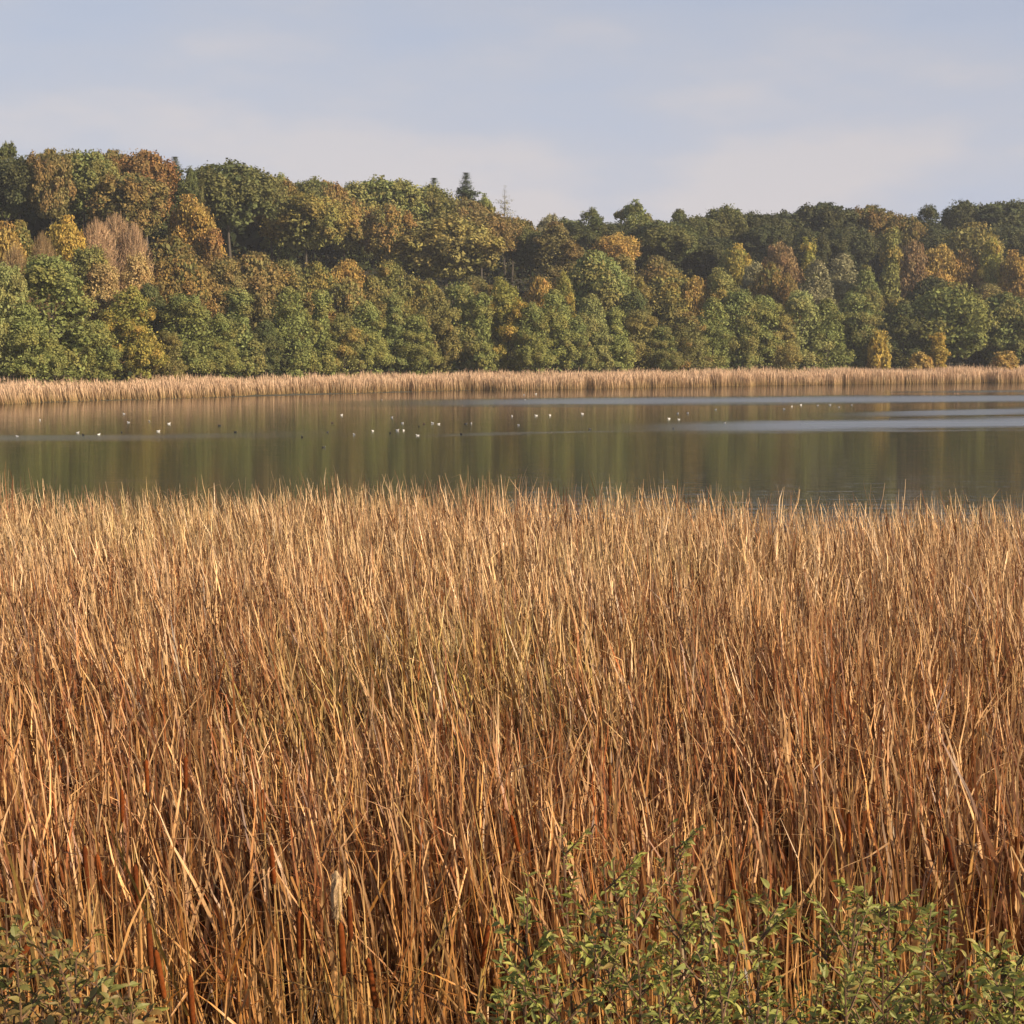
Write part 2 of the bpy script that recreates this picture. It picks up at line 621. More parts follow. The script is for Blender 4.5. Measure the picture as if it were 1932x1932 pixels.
def crown_mesh(kind, seed, n_lobe=12, n_sub=20, n_leaf=85, A=1.6, zlo=0.04, lsize=0.030, irregular=0.25, lobe=0.2, core=2500):
    """Leaf sprays on small twig clumps that sit on the outsides of a few large boughs, round a leafy core."""
    r_ = np.random.default_rng(seed)
    ph = r_.uniform(0, 6.28, 6)
    L, LR = [], []
    tries = 0
    while len(L) < n_lobe:
        tries += 1
        lr = lobe * r_.uniform(0.55, 1.3)
        za, zb = zlo + 0.6 * lr / A, 0.99 - 1.05 * lr / A
        t_ = 1.0 if not L else r_.random()
        z = za + (zb - za) * t_
        Rz = 0.06 if not L else float(env_radius(kind, zlo + (0.99 - zlo) * t_))
        if L and r_.random() > Rz / 0.5 + 0.1:
            continue
        a = r_.uniform(0, 6.2832)
        lob = 1 + irregular * (math.sin(2 * a + ph[0] + 5 * z) * 0.5 + math.sin(3 * a + ph[1] - 9 * z) * 0.5)
        rr = max(0.0, Rz * lob * r_.uniform(0.75, 1.0) - lr * 0.75)
        c = (rr * math.cos(a), rr * math.sin(a), z)
        if tries < 400 and any((c[0] - q[0]) ** 2 + (c[1] - q[1]) ** 2 + ((c[2] - q[2]) * A) ** 2 < (0.55 * lr) ** 2 for q in L):
            continue
        L.append(c)
        LR.append(lr)
    L, LR = np.array(L), np.array(LR)
    # twig clumps on the bough surfaces
    n_s = n_lobe * n_sub
    li = np.repeat(np.arange(n_lobe), n_sub)
    ds = r_.normal(size=(n_s, 3))
    ds /= np.linalg.norm(ds, axis=1, keepdims=True)
    ds[:, 2] = np.where(ds[:, 2] < -0.35, -ds[:, 2] * 0.5, ds[:, 2])
    inv = np.array([1, 1, 1 / A])
    S = L[li] + ds * (LR[li] * r_.uniform(0.65, 1.1, n_s))[:, None] * inv
    SR = LR[li] * r_.uniform(0.28, 0.62, n_s)
    n = n_s * n_leaf
    si = np.repeat(np.arange(n_s), n_leaf)
    d = r_.normal(size=(n, 3))
    d /= np.linalg.norm(d, axis=1, keepdims=True)
    p = S[si] + d * (SR[si] * (0.2 + 0.95 * r_.random(n)))[:, None] * inv
    nr = d * 0.4 + ds[si] * 0.7 + r_.normal(size=(n, 3)) * 0.5 + np.array([0, 0, 0.15])
    size = lsize * r_.uniform(0.5, 1.15, n)
    # leafy core
    z = zlo + (0.93 - zlo) * r_.random(core)
    a = r_.uniform(0, 6.2832, core)
    q = env_radius(kind, z) * np.sqrt(r_.random(core)) * 0.72
    pc = np.stack([q * np.cos(a), q * np.sin(a), z], 1)
    p = np.concatenate([p, pc])
    nr = np.concatenate([nr, r_.normal(size=(core, 3))])
    size = np.concatenate([size, lsize * r_.uniform(0.9, 1.7, core)])
    p[:, 2] = np.clip(p[:, 2], 0.004, 1.0)
    v = leaf_quads(p, nr, size, 0.62, A)
    g = r_.random(n_lobe)[li] * 0.55 + r_.random(n_s) * 0.45
    outer = np.clip(np.hypot(S[:, 0], S[:, 1]) * 1.0 + S[:, 2] * 0.4 - 0.45, -0.3, 0.35)
    g = np.clip(g + outer, 0, 1)
    hb = r_.random(n_s)
    var = np.stack([r_.random(n + core), np.concatenate([g[si], np.full(core, 0.2)]), np.concatenate([hb[si], np.full(core, 0.5)]), np.ones(n + core)], 1)
    f = np.arange((n + core) * 4).reshape(-1, 4)
    return add_mesh('crown', v, f, M_foliage, colors=np.repeat(var, 4, 0), link=False)


def trunk_mesh(kind, seed, top=0.8, first=0.12, nl=9, r0=0.022, A=1.6):
    r_ = random.Random(seed)
    parts = []
    path = [(0, 0, -0.03)]
    x = y = 0
    for i in range(1, 7):
        x += r_.uniform(-0.012, 0.012)
        y += r_.uniform(-0.012, 0.012)
        path.append((x, y, top * i / 6))
    parts.append(tube(path, [r0 * (1.25 - 0.19 * i) for i in range(7)], 6))
    for k in range(nl):
        z = first + (top - first) * (k + r_.random() * 0.6) / nl
        a = k * 2.4 + r_.uniform(-0.4, 0.4)
        L = float(env_radius(kind, min(0.95, z + 0.08))) * r_.uniform(0.6, 0.9)
        i = min(5, int(z / top * 6))
        bx, by = path[i][0], path[i][1]
        pts = [(bx, by, z), (bx + math.cos(a) * L * 0.5, by + math.sin(a) * L * 0.5, z + 0.5 * L / A * 0.55),
               (bx + math.cos(a) * L, by + math.sin(a) * L, z + L / A * 0.75)]
        rr = r0 * (1 - 0.7 * z / top) * 0.55
        parts.append(tube(pts, [rr, rr * 0.7, rr * 0.25], 5, False))
    V, F = join(parts)
    return add_mesh('trunk', [tuple(v) for v in V], F, M_bark, link=False)


def bare_mesh(seed, n_lim=26, n_tw=150):
    """A leafless shrubby tree: thin twigs fanned out on rising limbs."""
    r_ = np.random.default_rng(seed)
    V, F, K = [], [], []
    n = 6500
    z = r_.uniform(0.06, 1.0, n)
    a = r_.uniform(0, 6.2832, n)
    lob = 1 + 0.16 * np.sin(3 * a + 2) + 0.12 * np.sin(5 * a + 9 * z)
    q = env_radius('dome', z * 0.85 + 0.15) * lob * np.sqrt(r_.uniform(0.05, 1.0, n)) * r_.uniform(0.8, 1.12, n)
    P = np.stack([q * np.cos(a), q * np.sin(a), z * 0.93], 1)
    D = np.stack([np.cos(a) * q * 1.5, np.sin(a) * q * 1.5, np.full(n, 0.6)], 1) + r_.normal(size=(n, 3)) * 0.45
    D /= np.linalg.norm(D, axis=1, keepdims=True)
    sd = np.cross(D, r_.normal(size=(n, 3)))
    sd = sd / np.linalg.norm(sd, axis=1, keepdims=True) * r_.uniform(0.0022, 0.0045, n)[:, None]
    Q = P + D * r_.uniform(0.05, 0.13, n)[:, None]
    vs = np.stack([P - sd, P + sd, Q + sd * 0.4, Q - sd * 0.4], 1).reshape(-1, 3)
    K = np.repeat(np.stack([r_.random(n), r_.random(n), r_.random(n), np.ones(n)], 1), 4, 0)
    v = np.array(vs)
    v[:, 2] = np.clip(v[:, 2], 0, None)
    v[:, 2] /= v[:, 2].max()
    v[:, :2] /= np.abs(v[:, :2]).max() * 2
    f = np.arange(len(v)).reshape(-1, 4)
    return add_mesh('crown', v, f, M_twig, colors=np.array(K), link=False)


def spruce_mesh(seed, sparse=False):
    r_ = np.random.default_rng(seed)
    vs, K, NR = [], [], []
    nt = 20 if not sparse else 15
    P, D, S = [], [], []
    for t in range(nt):
        z = 0.16 + 0.835 * t / (nt - 1)
        Rz = 0.5 * (1 - z) ** 0.95 * (1 + 0.2 * r_.normal()) + 0.008
        nb = (9 if not sparse else 7)
        for b in range(nb):
            a = 6.283 * b / nb + t * 0.9 + r_.normal() * 0.2
            L = Rz * r_.uniform(0.6, 1.15)
            m = 90 if not sparse else 24
            jz = r_.normal() * 0.007
            u = r_.random(m) ** 0.8
            droop = (-0.10 * u + 0.10 * u ** 2) if not sparse else (0.06 * u)
            x = np.cos(a) * L * u + r_.normal(size=m) * 0.015
            y = np.sin(a) * L * u + r_.normal(size=m) * 0.015
            zz = z + droop * L * 2.4 + r_.normal(size=m) * 0.012 + jz
            P.append(np.stack([x, y, zz], 1))
            D.append(np.stack([np.cos(a) * np.ones(m), np.sin(a) * np.ones(m), np.full(m, -0.3)], 1))
            S.append(np.full(m, (0.021 if not sparse else 0.014) * min(1.0, max(0.3, Rz / 0.14))))
    P, D, S = np.concatenate(P), np.concatenate(D), np.concatenate(S)
    n = len(P)
    nr = np.array([0, 0, 1.0]) + r_.normal(size=(n, 3)) * 0.6 + D * 0.3
    v = leaf_quads(P, nr, S * r_.uniform(0.6, 1.2, n), 0.5, 2.2)
    v[:, 2] = np.clip(v[:, 2], 0, 1)
    var = np.stack([r_.random(n), r_.random(n) * 0.7, r_.random(n), np.ones(n)], 1)
    f = np.arange(n * 4).reshape(-1, 4)
    return add_mesh('crown', v, f, M_needles, colors=np.repeat(var, 4, 0), link=False)


PROTO = {}
for i in range(4):
    PROTO.setdefault('full', []).append((crown_mesh('full', 10 + i, 24, 17, 95, 1.7, 0.02, 0.0195, 0.18, 0.17), trunk_mesh('full', i, 0.82, 0.1)))
for i in range(3):
    PROTO.setdefault('high', []).append((crown_mesh('high', 130 + i, 26, 18, 70, 1.3, 0.42, 0.021, 0.16, 0.17, 2000), trunk_mesh('high', 120 + i, 0.8, 0.42, 10, 0.02, 1.3)))
for i in range(3):
    PROTO.setdefault('dome', []).append((crown_mesh('dome', 30 + i, 24, 18, 75, 1.2, 0.22, 0.0215, 0.16, 0.19), trunk_mesh('dome', 20 + i, 0.8, 0.16, 10, 0.024, 1.35)))
for i in range(2):
    PROTO.setdefault('cone', []).append((crown_mesh('cone', 50 + i, 24, 14, 76, 1.8, 0.03, 0.023, 0.15, 0.16), trunk_mesh('cone', 40 + i, 0.85, 0.08)))
for i in range(2):
    PROTO.setdefault('column', []).append((crown_mesh('column', 60 + i, 14, 16, 72, 3.0, 0.08, 0.042, 0.25, 0.27), trunk_mesh('column', 60 + i, 0.9, 0.1, 8, 0.03, 3.0)))
for i in range(2):
    PROTO.setdefault('airy', []).append((crown_mesh('dome', 70 + i, 17, 13, 55, 1.4, 0.3, 0.022, 0.4, 0.18, 900), trunk_mesh('dome', 70 + i, 0.85, 0.2, 14, 0.022, 1.4)))
PROTO['bush'] = [(crown_mesh('ball', 80, 10, 14, 60, 1.0, 0.02, 0.045, 0.3, 0.24, 900), trunk_mesh('full', 80, 0.5, 0.1, 6, 0.02, 1.0))]
for i in range(2):
    PROTO.setdefault('bare', []).append((bare_mesh(90 + i), trunk_mesh('full', 90 + i, 0.6, 0.05, 14, 0.014, 1.3)))
PROTO['spruce'] = [(spruce_mesh(95), trunk_mesh('cone', 95, 0.97, 0.2, 4, 0.014)), (spruce_mesh(96), trunk_mesh('cone', 96, 0.97, 0.2, 4, 0.014))]
PROTO['larch'] = [(spruce_mesh(97, True), trunk_mesh('cone', 97, 0.98, 0.2, 18, 0.012))]

# colour words: (leaf colour, turning colour)
COL = {
    'green': ((0.115, 0.150, 0.045), (0.165, 0.175, 0.045)),
    'mid green': ((0.100, 0.135, 0.045), (0.150, 0.150, 0.045)),
    'pale green': ((0.145, 0.180, 0.065), (0.190, 0.195, 0.065)),
    'yellow green': ((0.140, 0.160, 0.035), (0.270, 0.215, 0.035)),
    'olive': ((0.122, 0.126, 0.042), (0.175, 0.154, 0.042)),
    'dark green': ((0.062, 0.085, 0.034), (0.095, 0.105, 0.036)),
    'very dark green': ((0.042, 0.058, 0.030), (0.062, 0.072, 0.032)),
    'dark olive': ((0.085, 0.090, 0.032), (0.145, 0.110, 0.034)),
    'brown green': ((0.110, 0.108, 0.041), (0.160, 0.120, 0.042)),
    'orange brown': ((0.130, 0.108, 0.038), (0.185, 0.126, 0.039)),
    'rust': ((0.138, 0.098, 0.039), (0.200, 0.118, 0.039)),
    'golden': ((0.180, 0.145, 0.040), (0.270, 0.185, 0.042)),
    'bright yellow': ((0.225, 0.188, 0.034), (0.310, 0.225, 0.034)),
    'orange tinged': ((0.106, 0.116, 0.040), (0.205, 0.142, 0.040)),
    'yellow tinged': ((0.110, 0.126, 0.040), (0.205, 0.172, 0.040)),
    'grey brown': ((0.200, 0.145, 0.095), (0.260, 0.180, 0.105)),
    'pale tan': ((0.235, 0.190, 0.085), (0.290, 0.215, 0.085)),
    'reddish brown': ((0.140, 0.108, 0.056), (0.170, 0.118, 0.058)),
    'grey green': ((0.135, 0.145, 0.085), (0.175, 0.180, 0.105)),
    'blue green': ((0.055, 0.085, 0.050), (0.070, 0.095, 0.055)),
}
def muted(c, k=1.82, d=0.16):
    g = 0.3 * c[0] + 0.6 * c[1] + 0.1 * c[2]
    return tuple((q * (1 - d) + g * d) * k * w for q, w in zip(c, (1.13, 1.0, 0.85)))


COL = {n_: (muted(a_), muted(b_, 1.45)) for n_, (a_, b_) in COL.items()}
SHAPEWORD = {'full': 'full bushy', 'dome': 'broad domed', 'cone': 'tapering', 'column': 'tall narrow', 'airy': 'loose open',
             'bush': 'low bushy', 'bare': 'leafless twiggy', 'spruce': 'pointed spruce', 'larch': 'thin sparse conifer'}

# (x, top, width, shape, colour, offset behind the shoreline)  -- picture measures at 1932 px; placed at true distance
FRONT = [
    (-50, 500, 110, 'full', 'green', 20), (14, 487, 95, 'full', 'pale green', 17), (97, 472, 165, 'full', 'green', 21), (48, 570, 105, 'full', 'green', 15),
    (175, 600, 85, 'full', 'green', 15), (243, 538, 108, 'full', 'yellow green', 17), (350, 548, 112, 'full', 'green', 17), (318, 620, 60, 'full', 'olive', 15),
    (410, 590, 80, 'full', 'green', 15), (448, 542, 112, 'cone', 'mid green', 19), (545, 540, 96, 'full', 'green', 17), (500, 600, 66, 'full', 'dark green', 19),
    (605, 545, 84, 'cone', 'green', 17), (648, 590, 74, 'full', 'yellow tinged', 15), (690, 567, 84, 'full', 'green', 17), (742, 548, 92, 'cone', 'mid green', 18),
    (786, 590, 76, 'full', 'green', 15), (822, 545, 80, 'full', 'olive', 19), (868, 528, 96, 'full', 'mid green', 19), (908, 552, 78, 'cone', 'green', 16),
    (958, 530, 84, 'full', 'yellow green', 18), (1002, 570, 74, 'full', 'green', 15), (1045, 545, 92, 'full', 'green', 18), (1085, 595, 66, 'full', 'mid green', 15),
    (1115, 553, 82, 'full', 'pale green', 17), (1160, 577, 82, 'cone', 'green', 16), (1208, 580, 78, 'full', 'olive', 18), (1250, 612, 66, 'full', 'mid green', 15),
    (1266, 549, 76, 'cone', 'olive', 19), (1298, 588, 82, 'full', 'orange tinged', 16), (1345, 560, 80, 'full', 'green', 17), (1393, 540, 84, 'full', 'mid green', 18),
    (1440, 552, 86, 'full', 'green', 17), (1475, 590, 72, 'full', 'olive', 15), (1512, 542, 88, 'full', 'pale green', 18), (1560, 562, 84, 'full', 'green', 16),
    (1612, 548, 104, 'full', 'mid green', 18), (1657, 621, 42, 'bush', 'bright yellow', 11), (1705, 566, 84, 'full', 'dark green', 22), (1788, 533, 138, 'dome', 'green', 18),  # the dark green crown has the shade it stands in coloured into it
    (1771, 628, 34, 'column', 'bright yellow', 11), (1735, 664, 44, 'bush', 'golden', 10), (1893, 550, 108, 'dome', 'mid green', 18), (1900, 662, 52, 'bush', 'golden', 10),
    (1850, 610, 46, 'full', 'very dark green', 24), (1985, 540, 110, 'full', 'green', 18),
]
MIDDLE = [
    (8, 418, 72, 'dome', 'golden', 48), (42, 415, 66, 'full', 'yellow tinged', 52), (124, 407, 78, 'dome', 'bright yellow', 52), (84, 430, 60, 'bare', 'reddish brown', 44),
    (186, 404, 74, 'bare', 'grey brown', 50), (222, 394, 78, 'bare', 'grey brown', 56), (256, 412, 60, 'bare', 'grey brown', 50), (168, 455, 90, 'full', 'yellow tinged', 40), (30, 452, 66, 'bare', 'reddish brown', 38), (198, 495, 84, 'full', 'pale tan', 32),
    (258, 470, 60, 'full', 'pale tan', 42), (325, 445, 112, 'dome', 'dark olive', 46), (366, 368, 84, 'dome', 'golden', 62), (402, 432, 46, 'column', 'rust', 50),
    (345, 482, 92, 'dome', 'orange tinged', 36), (282, 532, 70, 'full', 'dark green', 28), (428, 480, 86, 'full', 'brown green', 36), (480, 475, 106, 'dome', 'brown green', 40),
    (545, 484, 92, 'full', 'orange tinged', 36), (597, 493, 78, 'dome', 'yellow tinged', 42), (655, 489, 78, 'dome', 'golden', 42), (652, 522, 78, 'dome', 'orange tinged', 30),
    (735, 488, 84, 'full', 'yellow tinged', 36), (705, 520, 62, 'dome', 'olive', 32), (776, 518, 54, 'dome', 'olive', 40), (808, 525, 56, 'dome', 'yellow tinged', 36),
    (895, 515, 84, 'full', 'dark olive', 36), (946, 522, 62, 'full', 'yellow green', 32), (1020, 520, 60, 'dome', 'golden', 34), (1063, 512, 48, 'full', 'yellow green', 32),
    (1124, 472, 112, 'dome', 'mid green', 40), (1176, 480, 78, 'full', 'olive', 44), (1240, 482, 86, 'dome', 'brown green', 50), (1262, 512, 100, 'dome', 'yellow tinged', 42),
    (1196, 545, 66, 'full', 'dark green', 30), (1310, 520, 60, 'dome', 'golden', 36), (1358, 505, 88, 'full', 'yellow tinged', 32), (1385, 460, 66, 'dome', 'yellow green', 56),
    (1422, 492, 62, 'full', 'grey green', 42), (1452, 494, 56, 'dome', 'orange tinged', 36), (1474, 455, 66, 'dome', 'reddish brown', 54), (1523, 447, 60, 'cone', 'yellow green', 52),
    (1486, 515, 48, 'dome', 'orange brown', 30), (1540, 490, 80, 'full', 'grey green', 38), (1588, 478, 88, 'full', 'grey green', 42), (1632, 500, 66, 'full', 'mid green', 34),
    (1678, 428, 72, 'cone', 'yellow tinged', 44), (1718, 452, 56, 'dome', 'reddish brown', 58), (1770, 458, 74, 'dome', 'golden', 56), (1822, 470, 60, 'dome', 'orange brown', 54),
    (1828, 420, 104, 'dome', 'olive', 66), (1868, 444, 52, 'full', 'yellow green', 50), (1914, 472, 62, 'dome', 'golden', 46), (1758, 520, 90, 'dome', 'very dark green', 40),  # the very dark green crown carries the slope's shadow in its colour
    (1866, 530, 72, 'full', 'brown green', 36), (1960, 470, 90, 'full', 'olive', 44), (-50, 430, 90, 'full', 'yellow tinged', 48),
]
HILL = [
    (-35, 280, 100, 'dome', 'dark green', 100), (18, 266, 72, 'airy', 'dark green', 104), (42, 292, 92, 'dome', 'very dark green', 88), (100, 277, 76, 'dome', 'brown green', 82),
    (165, 278, 100, 'dome', 'mid green', 92), (218, 279, 78, 'dome', 'brown green', 96), (280, 280, 88, 'dome', 'rust', 90), (335, 296, 40, 'spruce', 'dark green', 92),
    (366, 313, 48, 'full', 'dark green', 90), (436, 299, 126, 'dome', 'dark green', 82), (252, 322, 118, 'dome', 'dark olive', 76), (515, 330, 80, 'dome', 'dark olive', 88),
    (530, 326, 62, 'dome', 'mid green', 102), (592, 333, 86, 'dome', 'dark green', 98), (616, 338, 66, 'dome', 'orange brown', 94), (576, 360, 122, 'dome', 'yellow tinged', 76),
    (652, 370, 80, 'dome', 'orange tinged', 80), (672, 338, 62, 'dome', 'dark green', 100), (722, 331, 114, 'dome', 'mid green', 90), (736, 381, 78, 'dome', 'orange tinged', 70),
    (806, 345, 88, 'dome', 'mid green', 90), (820, 336, 42, 'spruce', 'blue green', 100), (880, 326, 48, 'spruce', 'blue green', 100), (914, 365, 50, 'airy', 'green', 100),
    (953, 350, 42, 'larch', 'grey green', 104), (876, 370, 66, 'dome', 'brown green', 96), (842, 404, 148, 'dome', 'olive', 62), (910, 392, 92, 'dome', 'brown green', 76),
    (966, 405, 70, 'dome', 'dark olive', 92), (1000, 430, 78, 'dome', 'dark green', 80), (1048, 418, 106, 'full', 'brown green', 72), (1036, 402, 58, 'airy', 'grey green', 104),
    (1066, 409, 70, 'dome', 'dark green', 106), (1112, 391, 78, 'full', 'dark green', 96), (1156, 416, 84, 'dome', 'very dark green', 96), (1196, 377, 80, 'airy', 'mid green', 96),
    (1250, 412, 112, 'dome', 'dark green', 78), (1280, 394, 70, 'full', 'dark green', 98), (1318, 404, 80, 'dome', 'dark green', 92), (1364, 384, 76, 'dome', 'dark green', 92),
    (1412, 396, 70, 'dome', 'very dark green', 92), (1162, 438, 72, 'dome', 'golden', 76), (1340, 440, 90, 'dome', 'very dark green', 74), (1440, 420, 76, 'dome', 'very dark green', 80),
    (1476, 395, 80, 'dome', 'very dark green', 96), (1552, 379, 106, 'dome', 'very dark green', 92), (1640, 384, 82, 'dome', 'dark olive', 90), (1700, 400, 66, 'dome', 'dark olive', 84),
    (1748, 384, 62, 'dome', 'very dark green', 94), (1816, 376, 76, 'dome', 'very dark green', 96), (1892, 373, 108, 'dome', 'very dark green', 92), (1600, 425, 80, 'dome', 'very dark green', 78),
    (1770, 425, 90, 'dome', 'very dark green', 80), (1900, 420, 90, 'dome', 'very dark green', 78), (1980, 378, 110, 'dome', 'very dark green', 92), (1520, 428, 70, 'dome', 'very dark green', 76),
]
ONES = ['', 'first', 'second', 'third', 'fourth', 'fifth', 'sixth', 'seventh', 'eighth', 'ninth', 'tenth', 'eleventh', 'twelfth', 'thirteenth', 'fourteenth', 'fifteenth',
        'sixteenth', 'seventeenth', 'eighteenth', 'nineteenth']
TENS = {2: ('twentieth', 'twenty'), 3: ('thirtieth', 'thirty'), 4: ('fortieth', 'forty'), 5: ('fiftieth', 'fifty'), 6: ('sixtieth', 'sixty')}


def ordinal(n):
    if n < 20:
        return ONES[n]
    t, o = divmod(n, 10)
    return TENS[t][0] if o == 0 else TENS[t][1] + '-' + ONES[o]


# looks that single a tree out by themselves
SPECIAL = {
    ('F', 1657): 'small bright yellow tree glowing low at the shore beside dark shade',
    ('F', 1771): 'narrow bright yellow tree standing against the broad green shore tree',
    ('F', 1735): 'low golden bush at the reed edge before the narrow yellow tree',
    ('F', 1900): 'low golden bush at the reed edge under the rightmost green tree',
    ('F', 1788): 'broadest domed green shore tree, with the narrow yellow tree before it',
    ('F', 97): 'largest rounded green tree of the shore row, shaded on one flank',
    ('F', 243): 'green shore tree turning yellow down its sunny side',
    ('M', 124): 'bright yellow treetop above the big green shore tree',
    ('M', 222): 'tallest leafless grey brown twiggy tree below the hilltop wood',
    ('M', 402): 'narrow rust orange tree beside the big dark domed tree',
    ('M', 366): 'golden tree standing before the big dark domed hilltop tree',
    ('M', 1770): 'golden orange treetop lit against deep shade on the slope',
    ('M', 1678): 'tall tapering yellow tinged tree rising from the slope into dark wood',
    ('H', 436): 'largest dark green domed tree of the hilltop, rounded against the sky',
    ('H', 280): 'rust orange beech at the hilltop edge against the sky',
    ('H', 100): 'brown green tree at the hilltop between two darker green crowns',
    ('H', 820): 'smaller of the two neighbouring pointed spruces on the skyline beside the sparse conifer',
    ('H', 880): 'taller of the two neighbouring pointed spruces on the skyline beside the sparse conifer'
    , ('H', 335): 'small dark spruce between the rust beech and the big domed tree',
    ('H', 953): 'thin sparse grey conifer alone on the skyline beside the spruces',
    ('H', 842): 'very broad olive domed tree below the spruces',
    ('H', 1036): 'faint pale grey treetop showing above the brown green wood',
    ('H', 1196): 'loose open green tree sticking up from the middle of the skyline',
}


def build_row(rows, letter, rowphrase, group):
    order = {id(t): i + 1 for i, t in enumerate(sorted([t for t in rows if 0 <= t[0] <= 1932], key=lambda q: q[0]))}
    for t in rows:
        px, top, w, shape, colour, off = t
        D = 0.0
        x = at(px, 600, 200).x
        for _ in range(12):             # walk to the place where this sight line is off metres behind the shore
            D = float(y_shore(x)) + off
            x = at(px, 600, D).x
        z0 = float(ground_z(x, D))
        ztop = at(px, top, D).z
        h = ztop - z0
        wid = w * D / 3396.0 * (4.0 if shape == 'spruce' else 3.0 if shape == 'larch' else 1.42 if letter == 'H' and shape == 'dome' else 1.45 if shape == 'bare' else 1.34 if shape in ('full', 'cone', 'dome') and letter == 'M' else 1.2 if letter == 'F' else 1.12)
        protos = PROTO['high' if shape == 'dome' and letter == 'H' and w >= 64 else 'full' if shape == 'dome' and letter == 'H' else shape]
        k = rng.integers(len(protos))
        cm, tm = protos[k]
        name = {'spruce': 'spruce_tree', 'larch': 'larch_tree', 'bush': 'bush', 'bare': 'bare_tree'}.get(shape, 'deciduous_tree')
        root = empty(name, (x, D, z0), rng.uniform(0, 6.28))
        c = child('crown', cm, root, sc=(wid, wid, h))
        tr = child('trunk', tm, root, sc=(max(wid, h * 0.35), max(wid, h * 0.35), h))
        a, b = COL[colour]
        j = rng.uniform(0.9, 1.12)
        c.color = (a[0] * j, a[1] * j, a[2] * j, 1.0)
        c['tint'] = (b[0] * j, b[1] * j, b[2] * j)
        noun = 'tree' if shape not in ('bush', 'spruce', 'larch') else {'bush': 'shrub', 'spruce': '', 'larch': ''}[shape]
        if (letter, px) in SPECIAL:
            lab = SPECIAL[(letter, px)]
        elif id(t) in order:
            lab = f"{colour} {SHAPEWORD[shape]} {noun}".strip() + f", {ordinal(order[id(t)])} from the left {rowphrase}"
        else:
            side = 'left' if px < 0 else 'right'
            lab = f"{colour} {SHAPEWORD[shape]} tree cut by the {side} edge {rowphrase}"
        tag(root, lab, 'bush' if shape == 'bush' else 'tree', group)


build_row(FRONT, 'F', 'in the shore row', 'trees along the far shore')
build_row(MIDDLE, 'M', 'on the middle slope', 'trees on the slope')
build_row(HILL, 'H', 'in the hilltop wood', 'trees of the hilltop wood')


# ------------------------------------------------------------------ ribbon leaves (vectorised)
def ribbons(base, height, phi, th0, curve, width, kink_at, kink, face, seg, colA, colB, bias, taper=0.25, twist=1.6, crinkle=0.0):
    """Strips of seg segments. All arguments are arrays over the n blades; colours at base and tip."""
    n = len(base)
    pos = np.zeros((n, seg + 1, 3))
    pos[:, 0] = base
    tt = 1 - (1 - np.linspace(0, 1, seg + 1)) ** 1.6      # rings closer together towards the tip
    for k in range(seg):
        t = 0.5 * (tt[k] + tt[k + 1])
        th = th0 + curve * t ** 2 + np.where(t > kink_at, kink, 0.0)
        d = np.stack([np.sin(th) * np.cos(phi), np.sin(th) * np.sin(phi), np.cos(th)], 1) + bias
        if crinkle:
            d[:, :2] += rng.normal(0, crinkle, (n, 2)) * min(1.0, 0.3 + t)
        d /= np.linalg.norm(d, axis=1, keepdims=True)
        pos[:, k + 1] = pos[:, k] + d * (height * (tt[k + 1] - tt[k]))[:, None]
    wprof = np.minimum(1.0, (1 - tt) * (1 - taper) * 4.6 + 0.12) * (0.8 + 0.2 * np.minimum(1, tt * 3))
    tw = rng.normal(0, twist, n)
    V = np.zeros((n, seg + 1, 2, 3))
    for k in range(seg + 1):
        a = face + tw * tt[k]
        s = np.stack([np.cos(a), np.sin(a), np.zeros(n)], 1) * (width * wprof[k] * 0.5)[:, None]
        V[:, k, 0] = pos[:, k] - s
        V[:, k, 1] = pos[:, k] + s
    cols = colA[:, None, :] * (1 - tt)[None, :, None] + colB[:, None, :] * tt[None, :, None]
    cols = cols * rng.uniform(0.7, 1.22, (n, seg + 1, 1))         # mottling of the dead leaf
    cols = np.repeat(cols[:, :, None, :], 2, 2)
    cols = np.concatenate([cols, np.ones(cols.shape[:-1] + (1,))], -1)
    i0 = (np.arange(n) * (seg + 1) * 2)[:, None] + np.arange(seg)[None, :] * 2
    F = np.stack([i0, i0 + 1, i0 + 3, i0 + 2], -1).reshape(-1, 4)
    return V.reshape(-1, 3), F, cols.reshape(-1, 4)


def merge(chunks):
    V, F, K, o = [], [], [], 0
    for v, f, k in chunks:
        V.append(v)
        F.append(f + o)
        K.append(k)
        o += len(v)
    return np.concatenate(V), np.concatenate(F), np.concatenate(K)


PAL = np.array([(0.52, 0.33, 0.145), (0.45, 0.26, 0.095), (0.36, 0.175, 0.055), (0.26, 0.115, 0.04), (0.56, 0.39, 0.21), (0.33, 0.25, 0.075), (0.40, 0.22, 0.09)])
PAL = PAL * np.array([1.22, 1.0, 0.71])
PW = np.array([0.22, 0.2, 0.18, 0.12, 0.12, 0.08, 0.08])


def vnoise(x, y, s, seed):
    r_ = np.random.default_rng(seed)
    g = r_.random((64, 64))
    u, v = x / s + 20, y / s + 20
    i, j = np.floor(u).astype(int), np.floor(v).astype(int)
    fu, fv = u - i, v - j
    fu, fv = fu * fu * (3 - 2 * fu), fv * fv * (3 - 2 * fv)
    i, j = i % 63, j % 63
    return (g[i, j] * (1 - fu) + g[i + 1, j] * fu) * (1 - fv) + (g[i, j + 1] * (1 - fu) + g[i + 1, j + 1] * fu) * fv


# ------------------------------------------------------------------ near reed bed
def reed_edge(x, y):
    """Far limit of the near reed bed (distance) as a function of the side angle."""
    u = x / np.maximum(y, 1)
    return np.interp(u, [-0.5, -0.285, -0.2, 0.0, 0.12, 0.2, 0.285, 0.5], [26, 25.5, 26, 25.4, 24.6, 23.2, 24.0, 25])


